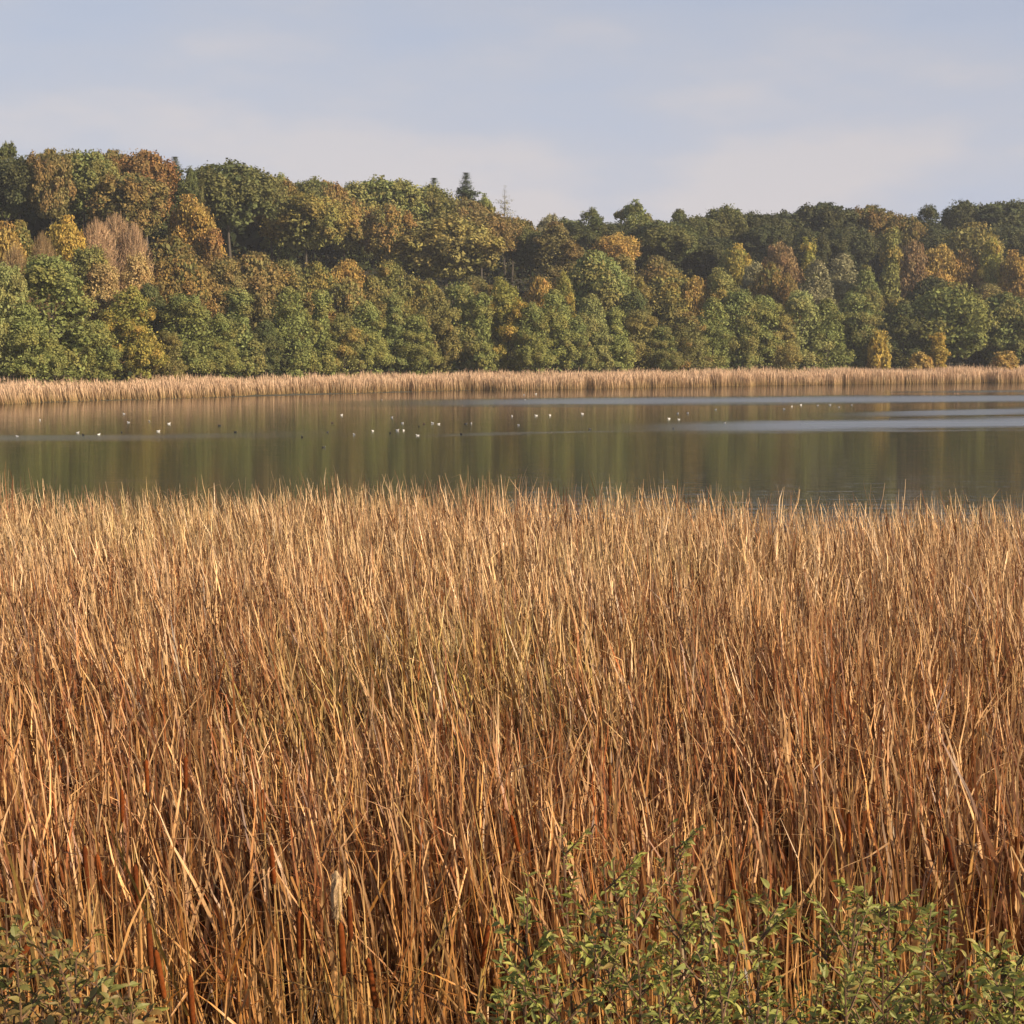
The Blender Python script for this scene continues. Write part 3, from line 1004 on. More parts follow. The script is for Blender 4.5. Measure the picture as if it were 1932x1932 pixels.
def shoots(n_try, y0, y1, dens, half):
    """Scatter n shoots between two distances, density per square metre dens."""
    pts = []
    area = (y1 - y0) * ((y0 + y1) / 2 * half * 2 + 4)
    n = int(area * dens)
    y = np.sqrt(rng.uniform(y0 ** 2, y1 ** 2, n))
    x = rng.uniform(-1, 1, n) * (y * half + 2.0)
    return x, y


chunks = []
for (y0, y1, dens, per, seg, wmul) in [(7.2, 10.0, 104, 5, 9, 0.9), (10.0, 15.0, 110, 5, 7, 0.95), (15.0, 27.5, 88, 5, 6, 1.1)]:
    sx, sy = shoots(0, y0, y1, dens, 0.34)
    keep = (sy < reed_edge(sx, sy) + rng.normal(0, 0.35, len(sx)))
    gap = vnoise(sx, sy, 0.5, 5) * 0.6 + vnoise(sx, sy, 1.4, 6) * 0.4
    k_ = smooth(15, 9, sy)
    keep &= rng.random(len(sx)) < (0.45 + 0.9 * gap) * (1 - k_) + np.clip(2.6 * gap - 0.55, 0, 1) * k_
    sx, sy = sx[keep], sy[keep]
    ns = len(sx)
    sid = np.repeat(np.arange(ns), per)
    n = len(sid)
    bx = sx[sid] + rng.normal(0, 0.022, n)
    by = sy[sid] + rng.normal(0, 0.022, n)
    bz = ground_z(bx, by)
    amp = np.interp(sy, [8, 14], [0.19, 0.10])
    topz = 2.64 + amp * (vnoise(sx, sy, 1.1, 8) - 0.5) * 2 + amp * (vnoise(sx, sy, 0.35, 9) - 0.5) * 2 + rng.normal(0, 0.05, ns)
    # a few taller stands along the outer edge
    px = 966 + sx / sy * 3396
    for cx, dh, cw in [(940, 0.30, 16), (985, 0.22, 8), (598, 0.26, 6), (680, 0.2, 12), (22, 0.33, 10), (50, 0.3, 6), (1262, 0.2, 8), (1690, 0.12, 10)]:
        topz = topz + dh * np.exp(-((px - cx) / cw) ** 2) * (sy > 22.5)
    hgt = (topz[sid] - bz) * np.where(rng.random(n) < 0.78, np.clip(rng.normal(0.945, 0.04, n), 0.8, 1.02), rng.uniform(0.4, 0.92, n))
    cl = vnoise(sx, sy, 0.9, 11)
    shoot_col = PAL[rng.choice(len(PAL), ns, p=PW)]
    leaf_col = PAL[rng.choice(len(PAL), n, p=PW)]
    base_mix = 0.45 * leaf_col + 0.55 * shoot_col[sid]
    green = np.clip((vnoise(sx, sy, 2.3, 21) * 0.6 + vnoise(sx, sy, 0.6, 22) * 0.4 - 0.44) * 3.2, 0, 1)[sid] * rng.random(n)
    olive = np.array([0.40, 0.37, 0.06])
    base_mix = base_mix * (1 - 0.9 * green[:, None]) + olive * 0.9 * green[:, None]
    br = (rng.uniform(0.55, 1.5, n) * rng.uniform(0.85, 1.12, ns)[sid])[:, None]
    colA = base_mix * np.array([0.55, 0.40, 0.32]) * br  # blade feet darkened, painting in the shade low in the stand
    bleach = np.array([0.79, 0.56, 0.32])
    old = (rng.random(n) < 0.40 - 0.1 * smooth(12, 22, sy)[sid])[:, None]
    base_mix = np.where(old, base_mix * np.array([0.36, 0.21, 0.15]), base_mix)
    rust = (rng.random(n) < 0.17 * smooth(16, 8, sy)[sid])[:, None]
    base_mix = np.where(rust, np.array([0.33, 0.10, 0.03]), base_mix)
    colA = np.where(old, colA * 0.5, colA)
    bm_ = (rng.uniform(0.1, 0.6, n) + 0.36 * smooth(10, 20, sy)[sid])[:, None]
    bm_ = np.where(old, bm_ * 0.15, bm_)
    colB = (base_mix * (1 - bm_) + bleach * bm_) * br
    kinked = rng.random(n) < 0.5
    kink = np.where(kinked, rng.uniform(0.7, 2.2, n), 0)
    kat = np.where(kinked, rng.uniform(0.72, 0.965, n), 2.0)
    lean = -0.09 - 0.16 * (vnoise(sx, sy, 1.7, 31) - 0.4) - 0.07 * smooth(0.1, -0.25, sx / sy)
    bias = np.stack([lean[sid], np.full(n, 0.02), np.zeros(n)], 1)
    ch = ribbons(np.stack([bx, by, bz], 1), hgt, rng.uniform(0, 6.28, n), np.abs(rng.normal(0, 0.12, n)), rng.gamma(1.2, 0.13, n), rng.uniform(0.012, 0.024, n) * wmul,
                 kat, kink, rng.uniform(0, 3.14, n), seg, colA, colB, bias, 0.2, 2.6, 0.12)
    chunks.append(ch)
# old blades low in the stand, coloured dark to deepen the shade there
n = 26000
y = np.sqrt(rng.uniform(5.4 ** 2, 15 ** 2, n))
x = rng.uniform(-1, 1, n) * (y * 0.34 + 1.5)
bz = ground_z(x, y)
c0 = np.array([(0.13, 0.06, 0.025), (0.09, 0.045, 0.022), (0.17, 0.085, 0.035)])[rng.integers(0, 3, n)] * rng.uniform(0.6, 1.2, n)[:, None]
chunks.append(ribbons(np.stack([x, y, bz], 1), rng.uniform(0.5, 1.75, n) * np.interp(y, [5.4, 8], [0.75, 1.0]), rng.uniform(0, 6.28, n), np.abs(rng.normal(0, 0.3, n)), rng.uniform(0, 1.2, n), rng.uniform(0.010, 0.02, n),
                      np.full(n, 2.0), np.zeros(n), rng.uniform(0, 3.14, n), 4, c0, c0 * 1.2, np.zeros((n, 3)), 0.2, 1.2, 0.1))
# broken and fallen blades lying through the stand
n = 5200
y = np.sqrt(rng.uniform(5.2 ** 2, 13 ** 2, n))
x = rng.uniform(-1, 1, n) * (y * 0.34 + 1.5)
bz = ground_z(x, y) + rng.uniform(0.1, 1.0, n) ** 1.0 * 1.3
c0 = PAL[rng.choice(len(PAL), n, p=PW)] * rng.uniform(0.4, 0.9, n)[:, None]
chunks.append(ribbons(np.stack([x, y, bz], 1), rng.uniform(0.25, 0.8, n), rng.uniform(0, 6.28, n), rng.uniform(0.35, 1.5, n), rng.uniform(-0.2, 0.9, n), rng.uniform(0.008, 0.014, n),
                      np.full(n, 2.0), np.zeros(n), rng.uniform(0, 3.14, n), 4, c0, c0 * 1.1, np.zeros((n, 3))))
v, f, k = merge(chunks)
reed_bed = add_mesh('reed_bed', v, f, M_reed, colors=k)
tag(reed_bed, 'dense bed of dry golden brown cattail reeds filling the foreground up to the water', 'reeds', None, 'stuff')

# ------------------------------------------------------------------ far reed belt along the other shore
n = 60000
x = rng.uniform(-75, 110, n)
s = rng.random(n) ** 1.25 * 13.0
edge = 1.3 * (vnoise(x, x * 0, 1.4, 41) - 0.5) * 2 + 2.2 * (vnoise(x, x * 0, 9, 42) - 0.5)
s = s + np.maximum(0, 1.2 + edge)
y = y_shore(x) + s
bz = ground_z(x, y)
hh = 1.84 + 0.3 * (vnoise(x, y, 5, 43) - 0.5) * 2 + 0.3 * (vnoise(x, y, 1.3, 44) - 0.5) * 2 + rng.normal(0, 0.2, n)
hh *= np.interp(x, [-60, -45, -20, 20, 85], [0.8, 0.85, 0.9, 1.0, 1.08])
mixv = rng.random(n)[:, None]
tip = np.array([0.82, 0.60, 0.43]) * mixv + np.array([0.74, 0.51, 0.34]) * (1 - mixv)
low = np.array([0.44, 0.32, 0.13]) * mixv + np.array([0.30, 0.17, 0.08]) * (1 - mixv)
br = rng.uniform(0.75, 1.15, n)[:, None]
lean = -0.06 - 0.16 * np.clip((-x - 15) / 30, 0, 1)
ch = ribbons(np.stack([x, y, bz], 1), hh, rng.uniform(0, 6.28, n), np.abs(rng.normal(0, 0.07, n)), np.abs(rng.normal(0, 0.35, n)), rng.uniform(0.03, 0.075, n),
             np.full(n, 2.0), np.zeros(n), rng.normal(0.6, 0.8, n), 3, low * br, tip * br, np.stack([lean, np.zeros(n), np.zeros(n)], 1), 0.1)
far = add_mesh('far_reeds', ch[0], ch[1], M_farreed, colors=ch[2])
tag(far, 'pinkish tan belt of dry reeds along the far shore under the trees', 'reeds', None, 'stuff')

# the wood goes on behind the crest; from here it is one dark mass seen through the gaps
n = 90000
x = rng.uniform(-140, 190, n)
s = rng.uniform(112, 150, n)
y = y_shore(x) + s
sky_px = [-400, 0, 300, 520, 800, 950, 1050, 1200, 1900, 2400]
sky_py = [310, 310, 335, 365, 385, 440, 445, 425, 415, 415]
px = 966 + x / y * 3396
top = CAM_Z + (670 - np.interp(px, sky_px, sky_py)) / 3396 * y - 1.0 + 3.0 * (vnoise(x, y, 6, 51) - 0.6)
gz = ground_z(x, y)
p = np.stack([x, y, gz + (top - gz) * rng.random(n) ** 0.8], 1)
v = leaf_quads(p, rng.normal(size=(n, 3)) + np.array([0.4, -0.6, 0.4]), rng.uniform(0.45, 1.1, n), 0.7)
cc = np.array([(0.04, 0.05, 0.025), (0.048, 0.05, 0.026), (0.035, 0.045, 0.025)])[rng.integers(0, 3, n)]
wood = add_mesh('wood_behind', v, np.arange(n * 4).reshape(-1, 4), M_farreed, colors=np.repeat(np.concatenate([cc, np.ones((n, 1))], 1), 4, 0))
tag(wood, 'dark mass of the wood going on behind the hilltop trees', 'wood', None, 'stuff')

# undergrowth on the slope between the trunks: nobody could count it
n = 42000
x = rng.uniform(-110, 150, n)
s = rng.uniform(11, 120, n)
y = y_shore(x) + s
p = np.stack([x, y, ground_z(x, y) + rng.random(n) ** 1.5 * 2.2], 1)
nr = rng.normal(size=(n, 3)) + np.array([0.3, -0.4, 0.7])
v = leaf_quads(p, nr, rng.uniform(0.2, 0.55, n), 0.6)
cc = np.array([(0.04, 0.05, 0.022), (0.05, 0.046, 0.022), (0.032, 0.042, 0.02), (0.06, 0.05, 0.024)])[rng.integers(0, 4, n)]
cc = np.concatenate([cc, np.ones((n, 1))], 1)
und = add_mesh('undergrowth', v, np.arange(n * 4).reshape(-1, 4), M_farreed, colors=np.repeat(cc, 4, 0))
tag(und, 'dark leafy undergrowth covering the slope between the tree trunks', 'undergrowth', None, 'stuff')


# ------------------------------------------------------------------ single cattails at the front of the bed
def blade_mesh(seed, seg=7):
    r_ = random.Random(seed)
    V, F = [], []
    th, x, y, z = r_.uniform(0.0, 0.1), 0.0, 0.0, 0.0
    kink = r_.choice([None, None, None, r_.randint(4, 6)])
    cur = r_.uniform(0.0, 0.07)
    tw = r_.uniform(-0.6, 0.6)
    a = r_.uniform(0, 3.14)
    for k in range(seg + 1):
        t = k / seg
        w = 0.5 * min(1, (1 - t) * 2.6 + 0.08) * (0.8 + 0.2 * min(1, 3 * t))
        aa = a + tw * t
        sx, sy = math.cos(aa) * w, math.sin(aa) * w
        V += [(x - sx * 0.0145, y - sy * 0.0145, z), (x + sy * 0.002, y - sx * 0.002, z), (x + sx * 0.0145, y + sy * 0.0145, z)]
        th += cur * (1 + t)
        if kink == k:
            th += r_.uniform(0.6, 1.9)
        x += math.sin(th) / seg
        z += math.cos(th) / seg
    for k in range(seg):
        i = 3 * k
        F += [(i, i + 1, i + 4, i + 3), (i + 1, i + 2, i + 5, i + 4)]
    return add_mesh('leaf', V, F, M_cattail_leaf, link=False)


BLADES = [blade_mesh(200 + i) for i in range(14)]


def lathe_path(prof, sides, jit=0.0, seed=0):
    r_ = random.Random(seed)
    V, F = [], []
    n = len(prof)
    for (r0, z) in prof:
        for k in range(sides):
            a = 6.2832 * k / sides
            q = r0 * (1 + r_.uniform(-jit, jit))
            V.append((q * math.cos(a), q * math.sin(a), z))
    for i in range(n - 1):
        for k in range(sides):
            k2 = (k + 1) % sides
            F.append((i * sides + k, i * sides + k2, (i + 1) * sides + k2, (i + 1) * sides + k))
    F.append(tuple(range(sides))[::-1])
    F.append(tuple((n - 1) * sides + k for k in range(sides)))
    return V, F


V, F = lathe_path([(0.003, -0.1), (0.006, -0.095), (0.0115, -0.085), (0.0128, -0.05), (0.0132, 0.0), (0.013, 0.05), (0.0118, 0.085), (0.006, 0.096), (0.003, 0.1)], 10, 0.05, 1)
SPIKE = add_mesh('spike', V, F, M_spike, smooth=True, link=False)
V, F = lathe_path([(0.003, -0.13), (0.012, -0.12), (0.020, -0.08), (0.024, -0.03), (0.022, 0.03), (0.026, 0.07), (0.017, 0.1), (0.005, 0.125)], 12, 0.3, 2)
hair = []
for i in range(900):
    a, z = rng.uniform(0, 6.28), rng.uniform(-0.12, 0.11)
    r0 = 0.018
    d = Vector((math.cos(a), math.sin(a), rng.uniform(-0.8, 0.9))) * rng.uniform(0.006, 0.03)
    p = Vector((math.cos(a) * r0, math.sin(a) * r0, z))
    q = Vector((-math.sin(a), math.cos(a), 0)) * 0.0012
    hair.append(([p - q, p + q, p + d], [(0, 1, 2)]))
V2, F2 = join([(V, F)] + hair)
FLUFF = add_mesh('spike', [tuple(q) for q in V2], F2, M_fluff, link=False)
V, F = tube([(0, 0, 0), (0.004, 0.003, 0.4), (-0.003, 0.004, 0.75), (0, 0, 1)], [0.0065, 0.006, 0.005, 0.0035], 6)
STEM = add_mesh('stem', [tuple(q) for q in V], F, M_stem, link=False)
V, F = tube([(0, 0, 0), (0, 0, 0.5), (0.002, 0, 1.0)], [0.0028, 0.002, 0.0008], 5)
TIP = add_mesh('spike_tip', [tuple(q) for q in V], F, M_stem, link=False)


def cattail(x, y, h, n_leaf, lean=(0, 0), spike=None, spike_z=None):
    z0 = float(ground_z(x, y))
    root = empty('cattail', (x, y, z0))
    root.rotation_euler = (lean[1], lean[0], 0)
    for i in range(n_leaf):
        m = BLADES[rng.integers(len(BLADES))]
        L = h * rng.uniform(0.7, 1.0)
        wd = rng.uniform(0.6, 1.0)
        child('leaf', m, root, (rng.normal(0, 0.013), rng.normal(0, 0.013), rng.uniform(0, 0.05)), (rng.normal(0, 0.05), rng.normal(-0.02, 0.06), rng.uniform(0, 6.28)), (L, L, L) if False else (1.0 * wd * max(1, L * 0.55), 1.0 * wd * max(1, L * 0.55), L))
    if spike:
        sz = spike_z - z0
        child('stem', STEM, root, (0, 0, 0), (0, 0, rng.uniform(0, 6)), (1, 1, sz - 0.08))
        sc = rng.uniform(0.9, 1.1)
        child('spike', FLUFF if spike == 'fluff' else SPIKE, root, (0, 0, sz), (0, 0, rng.uniform(0, 6)), (sc * 0.66, sc * 0.66, sc * 0.66) if spike == 'fluff' else (sc * 0.82, sc * 0.82, sc * 0.85))
        if spike != 'fluff':
            child('spike_tip', TIP, root, (0, 0, sz + 0.095 * sc), (0, 0, 0), (1, 1, rng.uniform(0.05, 0.12)))
    return root


# cattails with seed spikes: (px, py of the spike's middle in the 4096 px picture, distance, lean, kind, label)
SPIKES = [
    (599, 3785, 5.7, -2, 'brown', 'cattail with rust brown spike, uppermost of the three spikes left of the bottom gap'),
    (640, 3898, 5.5, -9, 'brown', 'cattail with leaning rust brown spike, middle one of the three left of the bottom gap'),
    (765, 4000, 5.4, -3, 'brown', 'cattail with thick brown spike cut by the bottom edge, lowest of the three'),
    (1399, 3676, 5.9, -2, 'brown', 'cattail with dark brown spike right beside the pale fluffy seed head'),
    (1368, 3798, 5.6, -3, 'brown', 'cattail with brown spike just below the pale fluffy seed head'),
    (1488, 3933, 5.4, -9, 'brown', 'cattail with long orange brown leaning spike, lowest below the pale fluffy head'),
    (1346, 3580, 6.0, -1, 'fluff', 'cattail gone to seed with a pale fluffy frayed head'),
    (1198, 3740, 6.0, 0, 'brown', 'cattail with short dark spike half hidden left of the pale fluffy head'),
    (1940, 3787, 5.8, 8, 'brown', 'cattail with reddish spike leaning towards the green plants from their left'),
    (60, 3860, 5.2, 34, 'brown', 'cattail with strongly tilted rust spike in the green corner plants'),
    (344, 3475, 6.7, -2, 'brown', 'cattail with rust spike standing above the left green corner plants'),
    (397, 3500, 6.6, -5, 'brown', 'cattail with dark spike just right of the rust one above the left corner plants'),
    (546, 3540, 6.5, -3, 'brown', 'cattail with orange spike between the corner plants and the bare gap'),
    (1090, 3460, 6.9, -4, 'brown', 'cattail with small orange spike up among straw left of the fluffy head'),
    (587, 3105, 8.4, -2, 'brown', 'cattail with distant dark red spike, middle of the three furthest left ones'),
    (742, 3095, 8.4, 0, 'brown', 'cattail with distant dark red spike, right one of the three furthest left ones'),
    (488, 3225, 8.0, 0, 'brown', 'cattail with distant dark red spike, left one of the three furthest left ones'),
    (1054, 3222, 8.0, -2, 'brown', 'cattail with dark red spike standing apart in mid bed at the left'),
    (3395, 3330, 7.4, 0, 'brown', 'cattail with thin upright red spike above the right green plants'),
    (2928, 3520, 6.6, -10, 'brown', 'cattail with leaning red spike rising behind the middle of the green plants'),
    (3044, 3290, 7.6, -6, 'brown', 'cattail with dark red spike high above the middle of the green plants'),
    (3800, 3420, 7.0, -12, 'brown', 'cattail with leaning red spike above the plants near the right edge'),
    (2060, 3335, 7.4, -12, 'brown', 'cattail with leaning orange spike left of the first tall green plant'),
    (2440, 3120, 8.3, 0, 'brown', 'cattail with small red spike in the straw above the green plants'),
]
for (px, py, D, ln, kind, lab) in SPIKES:
    D += 0.3 if (D > 6.4 or px > 1900) else 0.0
    p = at(px / 2.1201, py / 2.1201, D)
    z0 = float(ground_z(p.x, D))
    la = R(ln)
    hgt = (p.z - z0) / math.cos(la)
    bx = p.x - math.sin(la) * hgt
    z0 = float(ground_z(bx, D))
    hgt = (p.z - z0) / math.cos(la)
    c = cattail(bx, D, 1.08 * hgt, 1 if abs(ln) > 20 else 6, (la, 0), kind, z0 + hgt)
    tag(c, lab, 'cattail', 'cattails with seed spikes')

# leafy cattails in front, alike
cnt = 0
while cnt < 255:
    y = math.sqrt(rng.uniform(5.3 ** 2, 7.7 ** 2))
    x = rng.uniform(-1, 1) * (y * 0.30 + 0.25)
    u = x / y
    if rng.random() > (0.45 if y < 6.0 else 1.0):
        continue
    g = float(vnoise(np.array([x]), np.array([y]), 0.45, 77)[0])
    if rng.random() > 0.25 + 1.0 * g:
        continue
    if y < 6.2 and (0.07 < u):
        if rng.random() < 0.5:
            continue
    top = 2.5 + rng.normal(0, 0.12) - max(0, 6.3 - y) * 0.25
    z0 = float(ground_z(x, y))
    c = cattail(x, y, (top - z0) * 1.02, int(rng.integers(4, 7)), (R(rng.normal(-6 if u < 0.05 else -3, 5)), R(rng.normal(0, 3))))
    tag(c, 'dry tan spikeless cattail with long narrow leaves at the front of the reed bed', 'cattail', 'spikeless cattails at the front of the reed bed')
    cnt += 1


# ------------------------------------------------------------------ green plants at the foot of the reeds
def green_leaf(seed, L=0.05, wd=0.34):
    r_ = random.Random(seed)
    V = [(0, 0, 0)]
    ns = 4
    F = []
    bend = r_.uniform(0.2, 0.9)
    for k in range(1, ns):
        t = k / ns
        w = wd * L * math.sin(math.pi * t ** 0.8) * 0.5
        x, z = L * t, -bend * L * t * t * 0.6
        V += [(x, -w, z + w * 0.35), (x, 0, z), (x, w, z + w * 0.35)]
    V.append((L, 0, -bend * L * 0.6))
    F += [(0, 1, 2), (0, 2, 3)]
    for k in range(ns - 2):
        i = 1 + 3 * k
        F += [(i, i + 3, i + 4, i + 1), (i + 1, i + 4, i + 5, i + 2)]
    i = 1 + 3 * (ns - 2)
    e = len(V) - 1
    F += [(i, e, i + 1), (i + 1, e, i + 2)]
    return V, F


GLEAF = [add_mesh('leaf', *green_leaf(300 + i, 0.028, w), M_green, link=False) for i, w in enumerate((0.36, 0.42, 0.5, 0.32))]
DLEAF = [add_mesh('leaf', *green_leaf(320 + i, 0.031, w), M_dull, link=False) for i, w in enumerate((0.5, 0.6, 0.42))]


def leafy_plant(x, y, top, spread, leaves, n_br, per, name, lsc=1.0):
    z0 = float(ground_z(x, y))
    h = top - z0
    root = empty(name, (x, y, z0))
    lx, ly = rng.normal(0, 0.05), rng.normal(-0.02, 0.04)

    def stem_at(t):
        return Vector((lx * h * t * t, ly * h * t * t, h * t))
    V, F = tube([stem_at(i / 5) for i in range(6)], [0.007 * (1 - 0.13 * i) for i in range(6)], 5)
    add_mesh('stem', [tuple(q) for q in V], F, M_wood, root)

    def put_leaf(par, p, d, k):
        d = d.normalized()
        q = d.to_track_quat('X', 'Z').to_euler()
        s = lsc * rng.uniform(0.55, 1.4)
        child('leaf', leaves[rng.integers(len(leaves))], par, p, (q.x + rng.normal(0, 0.8), q.y + rng.normal(0, 0.35), q.z), (s, s, s))
    # leaves up the main stem
    a = rng.uniform(0, 6.28)
    m = per + 6
    for i in range(m):
        t = 0.55 + 0.45 * (i + 1) / m
        a += 1.57 + rng.normal(0, 0.3)
        for s_ in (0, math.pi):
            put_leaf(root, stem_at(t), Vector((math.cos(a + s_), math.sin(a + s_), rng.uniform(0.1, 0.9))), i)
    for b in range(n_br):
        t = rng.uniform(0.45, 0.96)
        p0 = stem_at(t)
        ang = b * 2.4 + rng.normal(0, 0.4)
        L = spread * rng.uniform(0.6, 1.1) * (1.15 - t * 0.55)
        d = Vector((math.cos(ang) * 0.8, math.sin(ang) * 0.8, rng.uniform(0.5, 1.1))).normalized()
        pts = [p0 + d * L * q + Vector((0, 0, 0.10 * L * q * q)) for q in (0, 0.33, 0.66, 1.0)]
        V, F = tube(pts, [0.0035, 0.003, 0.002, 0.001], 4)
        br = add_mesh('branch', [tuple(q) for q in V], F, M_wood, root)
        for i in range(per):
            q = 0.18 + 0.82 * (i + 1) / per
            pp = p0 + d * L * q + Vector((0, 0, 0.10 * L * q * q))
            aa = ang + (1.1 if i % 2 else -1.1) + rng.normal(0, 0.35)
            put_leaf(br, pp, Vector((math.cos(aa), math.sin(aa), rng.uniform(-0.2, 0.7))) + d * 0.5, i)
        put_leaf(br, pts[-1], d, 0)
    return root


# (px, top in 4096 px picture, distance, spread)
GREEN = [
    (1880, 3960, 4.9, 0.16), (2090, 3560, 5.3, 0.20), (2190, 3660, 5.0, 0.20), (2330, 3345, 5.5, 0.22), (2270, 3900, 4.5, 0.22), (2410, 3960, 4.3, 0.2), (2480, 3560, 5.2, 0.24),
    (2560, 3480, 5.5, 0.22), (2620, 3640, 4.9, 0.26), (2700, 3540, 5.2, 0.24), (2760, 3760, 4.6, 0.26), (2830, 3380, 5.6, 0.22), (2850, 3600, 5.0, 0.24), (2930, 3900, 4.4, 0.26),
    (2960, 3560, 5.4, 0.2), (3050, 3700, 4.9, 0.25), (3110, 3560, 5.4, 0.2), (3180, 3860, 4.5, 0.26), (3240, 3620, 5.2, 0.24), (3330, 3740, 4.8, 0.26), (3400, 3580, 5.4, 0.2),
    (3480, 3560, 5.3, 0.22), (3560, 3660, 5.0, 0.26), (3620, 3560, 5.4, 0.2), (3660, 3840, 4.6, 0.26), (3740, 3700, 5.0, 0.24), (3820, 3640, 5.3, 0.2), (3860, 3860, 4.6, 0.26),
    (3960, 3760, 4.9, 0.25), (4040, 3900, 4.6, 0.26), (4120, 3800, 4.8, 0.26), (2560, 3900, 4.4, 0.26), (4090, 3950, 4.5, 0.26), (3990, 3990, 4.3, 0.26), (4064, 3850, 5.0, 0.22), (3540, 3880, 4.5, 0.26), (3120, 4000, 4.2, 0.26), (2640, 3780, 4.7, 0.25), (2900, 3760, 4.8, 0.25), (3420, 3960, 4.3, 0.26), (2700, 4020, 4.2, 0.22),
]
for i, (px, py, D, sp) in enumerate(GREEN):
    p = at(px / 2.1201, (py - 50) / 2.1201, D)
    pl = leafy_plant(p.x, D, p.z, sp, GLEAF, 15, 15, 'leafy_plant', rng.uniform(0.85, 1.15))
    order = sorted(q[0] for q in GREEN).index(px) + 1 if sum(q[0] == px for q in GREEN) == 1 else None
GREEN_ROOTS = [o for o in C.objects if o.name.split('.')[0] == 'leafy_plant']
byx = sorted(zip(GREEN_ROOTS, GREEN), key=lambda q: q[1][0])
for k, (o, g) in enumerate(byx):
    look = 'tall' if g[1] < 3570 else ('low' if g[1] > 3880 else 'bushy')
    tag(o, f"{look} green leafy plant, {ordinal(k + 1)} from the left in the thicket below the reeds", 'plant', 'green plants at the foot of the reeds')

DULL = [(-60, 3600, 5.1, 0.22), (40, 3760, 4.8, 0.24), (130, 3860, 4.6, 0.22), (215, 3860, 4.7, 0.24), (285, 3960, 4.4, 0.22), (370, 3920, 4.6, 0.22), 
        (20, 3560, 5.2, 0.2), (90, 3640, 5.0, 0.22), (60, 3880, 4.5, 0.22), (180, 3760, 4.8, 0.22), (250, 3900, 4.5, 0.22), (320, 3760, 4.9, 0.22), (400, 3840, 4.7, 0.22), (460, 3980, 4.4, 0.2),
        (150, 3980, 4.3, 0.22), (350, 4010, 4.3, 0.2), (-30, 3720, 4.8, 0.22)]
for k, (px, py, D, sp) in enumerate(sorted(DULL)):
    p = at(px / 2.1201, (py - 10) / 2.1201, D)
    pl = leafy_plant(p.x, D, p.z, sp, DLEAF, 10, 9, 'bramble_plant', rng.uniform(0.85, 1.2))
    tag(pl, f"dull olive small-leaved plant, {ordinal(k + 1)} from the left in the shaded corner tangle", 'plant', 'dull small-leaved plants in the lower left corner')


# ------------------------------------------------------------------ birds on the water
def bird_mesh(name, body, wing, head, bill, s=1.0):
    prof = [(-0.175, 0.085, 0.006), (-0.13, 0.075, 0.022), (-0.07, 0.055, 0.052), (0.0, 0.045, 0.068), (0.07, 0.05, 0.058), (0.105, 0.068, 0.042), (0.118, 0.09, 0.033), (0.122, 0.108, 0.033),
            (0.132, 0.125, 0.035), (0.15, 0.13, 0.029), (0.168, 0.124, 0.012), (0.205, 0.116, 0.004)]
    V, F = tube([(x * s, 0.0, z * s) for x, z, r in prof], [r * s for x, z, r in prof], 10)
    mats, mi = [body, wing, head, bill], []
    for f in F:
        c = sum((Vector(V[i]) for i in f), Vector()) / len(f)
        x, z = c.x / s, c.z / s
        if x > 0.168:
            mi.append(3)
        elif x > 0.11 and z > 0.08:
            mi.append(2)
        elif z > 0.062 and x < 0.05:
            mi.append(1)
        else:
            mi.append(0)
    return add_mesh(name, [tuple(v) for v in V], F, mats, smooth=True, mats_idx=mi, link=False)


GULL = bird_mesh('gull', M_feather_white, M_feather_white, M_feather_white, M_bill_red, 1.0)
GULL2 = bird_mesh('gull', M_feather_white, M_feather_grey, M_feather_white, M_bill_red, 1.0)
COOT = bird_mesh('coot', M_feather_black, M_feather_black, M_feather_black, M_bill_white, 1.0)
DUCK = bird_mesh('duck', M_feather_brown, M_feather_brown, M_feather_brown, M_bill_white, 1.1)


def crop(ox, oy, k, pts):
    return [(ox + k * a, oy + k * b) for a, b in pts]


W = crop(0, 1450, 1400 / 1932, [(428, 385), (545, 395), (710, 328), (825, 322), (932, 335), (873, 377), (220, 315), (685, 280), (95, 405)])
W += crop(1350, 1450, 1400 / 1932, [(22, 287), (245, 203), (92, 395), (195, 375), (300, 300), (358, 332), (365, 372), (330, 372), (525, 332), (558, 337), (738, 333), (443, 400), (963, 293), (1173, 288),
                                    (1097, 290), (1030, 175), (1035, 203), (1095, 170), (1352, 280), (1830, 308), (1878, 278), (1000, 343)])
W += crop(2696, 1400, 1400 / 1932, [(27, 380), (75, 345), (230, 325), (280, 400), (608, 323), (650, 308), (700, 300), (793, 302), (860, 300), (910, 312), (980, 300)])
K_ = crop(0, 1450, 1400 / 1932, [(460, 398), (672, 382), (1212, 345), (1298, 382), (1668, 408), (1808, 382), (1785, 465)])
K_ += crop(1350, 1450, 1400 / 1932, [(290, 385), (450, 350), (708, 335), (683, 393), (1393, 365), (1855, 360), (860, 240)])
K_ += crop(2696, 1400, 1400 / 1932, [(1193, 378)])
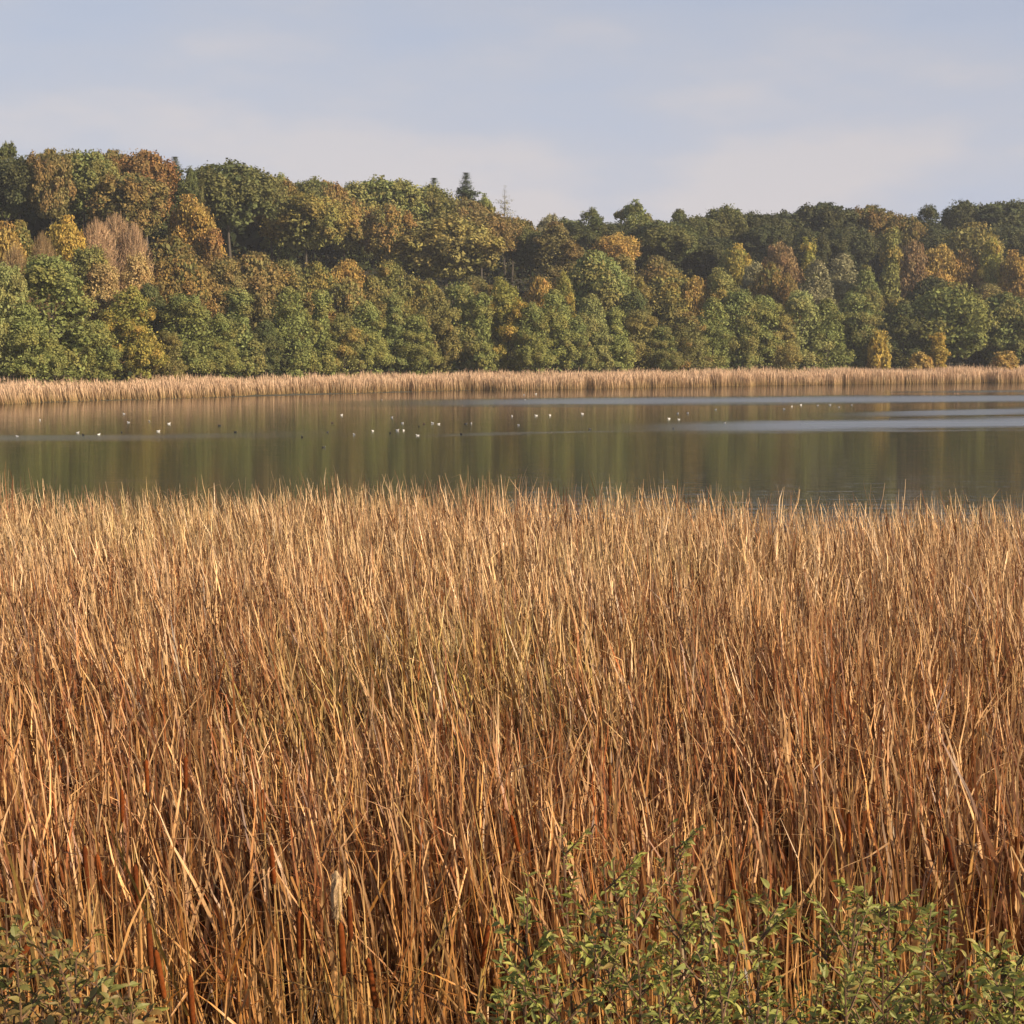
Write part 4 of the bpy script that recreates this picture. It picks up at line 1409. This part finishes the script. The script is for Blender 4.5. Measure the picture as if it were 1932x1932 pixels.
B_ = crop(0, 1450, 1400 / 1932, [(1835, 330)]) + crop(1350, 1450, 1400 / 1932, [(478, 335), (690, 237)])


def place_birds(pts, meshes, name, colour, cat, group):
    bands = [('near the far reeds', 0, 1630), ('in the upper part of the open water', 1630, 1680), ('in the middle of the flock', 1680, 1712), ('in the nearest row of birds', 1712, 1900)]
    for phrase, lo, hi in bands:
        row = sorted(p for p in pts if lo <= p[1] < hi)
        for i, (px, py) in enumerate(row):
            p = water_hit(px / 2.1201, py / 2.1201 + 1.5)
            m = meshes[rng.integers(len(meshes))]
            o = bpy.data.objects.new(name, m)
            C.objects.link(o)
            o.location = (p.x, p.y, -0.012)
            o.rotation_euler = (0, 0, rng.uniform(0, 6.28))
            s = rng.uniform(0.58, 0.74)
            o.scale = (s, s, s)
            if len(row) == 1:
                lab = f"lone {colour} {name} floating {phrase}"
            else:
                lab = f"{colour} {name} floating {phrase}, {ordinal(i + 1)} from the left there"
            tag(o, lab, cat, group)


place_birds(W, [GULL, GULL, GULL2], 'gull', 'white', 'bird', 'gulls floating on the lake')
place_birds(K_, [COOT], 'coot', 'black', 'bird', 'coots floating on the lake')
place_birds(B_, [DUCK], 'duck', 'brown', 'bird', 'ducks floating on the lake')


# ------------------------------------------------------------------ haze
def box_mesh(x0, x1, y0, y1, z0, z1):
    V = [(x, y, z) for z in (z0, z1) for y in (y0, y1) for x in (x0, x1)]
    F = [(0, 2, 3, 1), (4, 5, 7, 6), (0, 1, 5, 4), (2, 6, 7, 3), (0, 4, 6, 2), (1, 3, 7, 5)]
    return V, F


m, nd, lk, out = new_mat('thin_haze')
pv = N(nd, 'ShaderNodeVolumePrincipled')
pv.inputs['Color'].default_value = (0.86, 0.9, 1.0, 1)
pv.inputs['Density'].default_value = HAZE_DENSITY
lk.new(pv.outputs[0], out.inputs['Volume'])
V, F = box_mesh(-5200, 5200, -260, 1600, -8, 52)
hz = add_mesh('haze', V, F, m)
tag(hz, 'thin pale blue haze over the lake and the wood', 'haze', None, 'stuff')
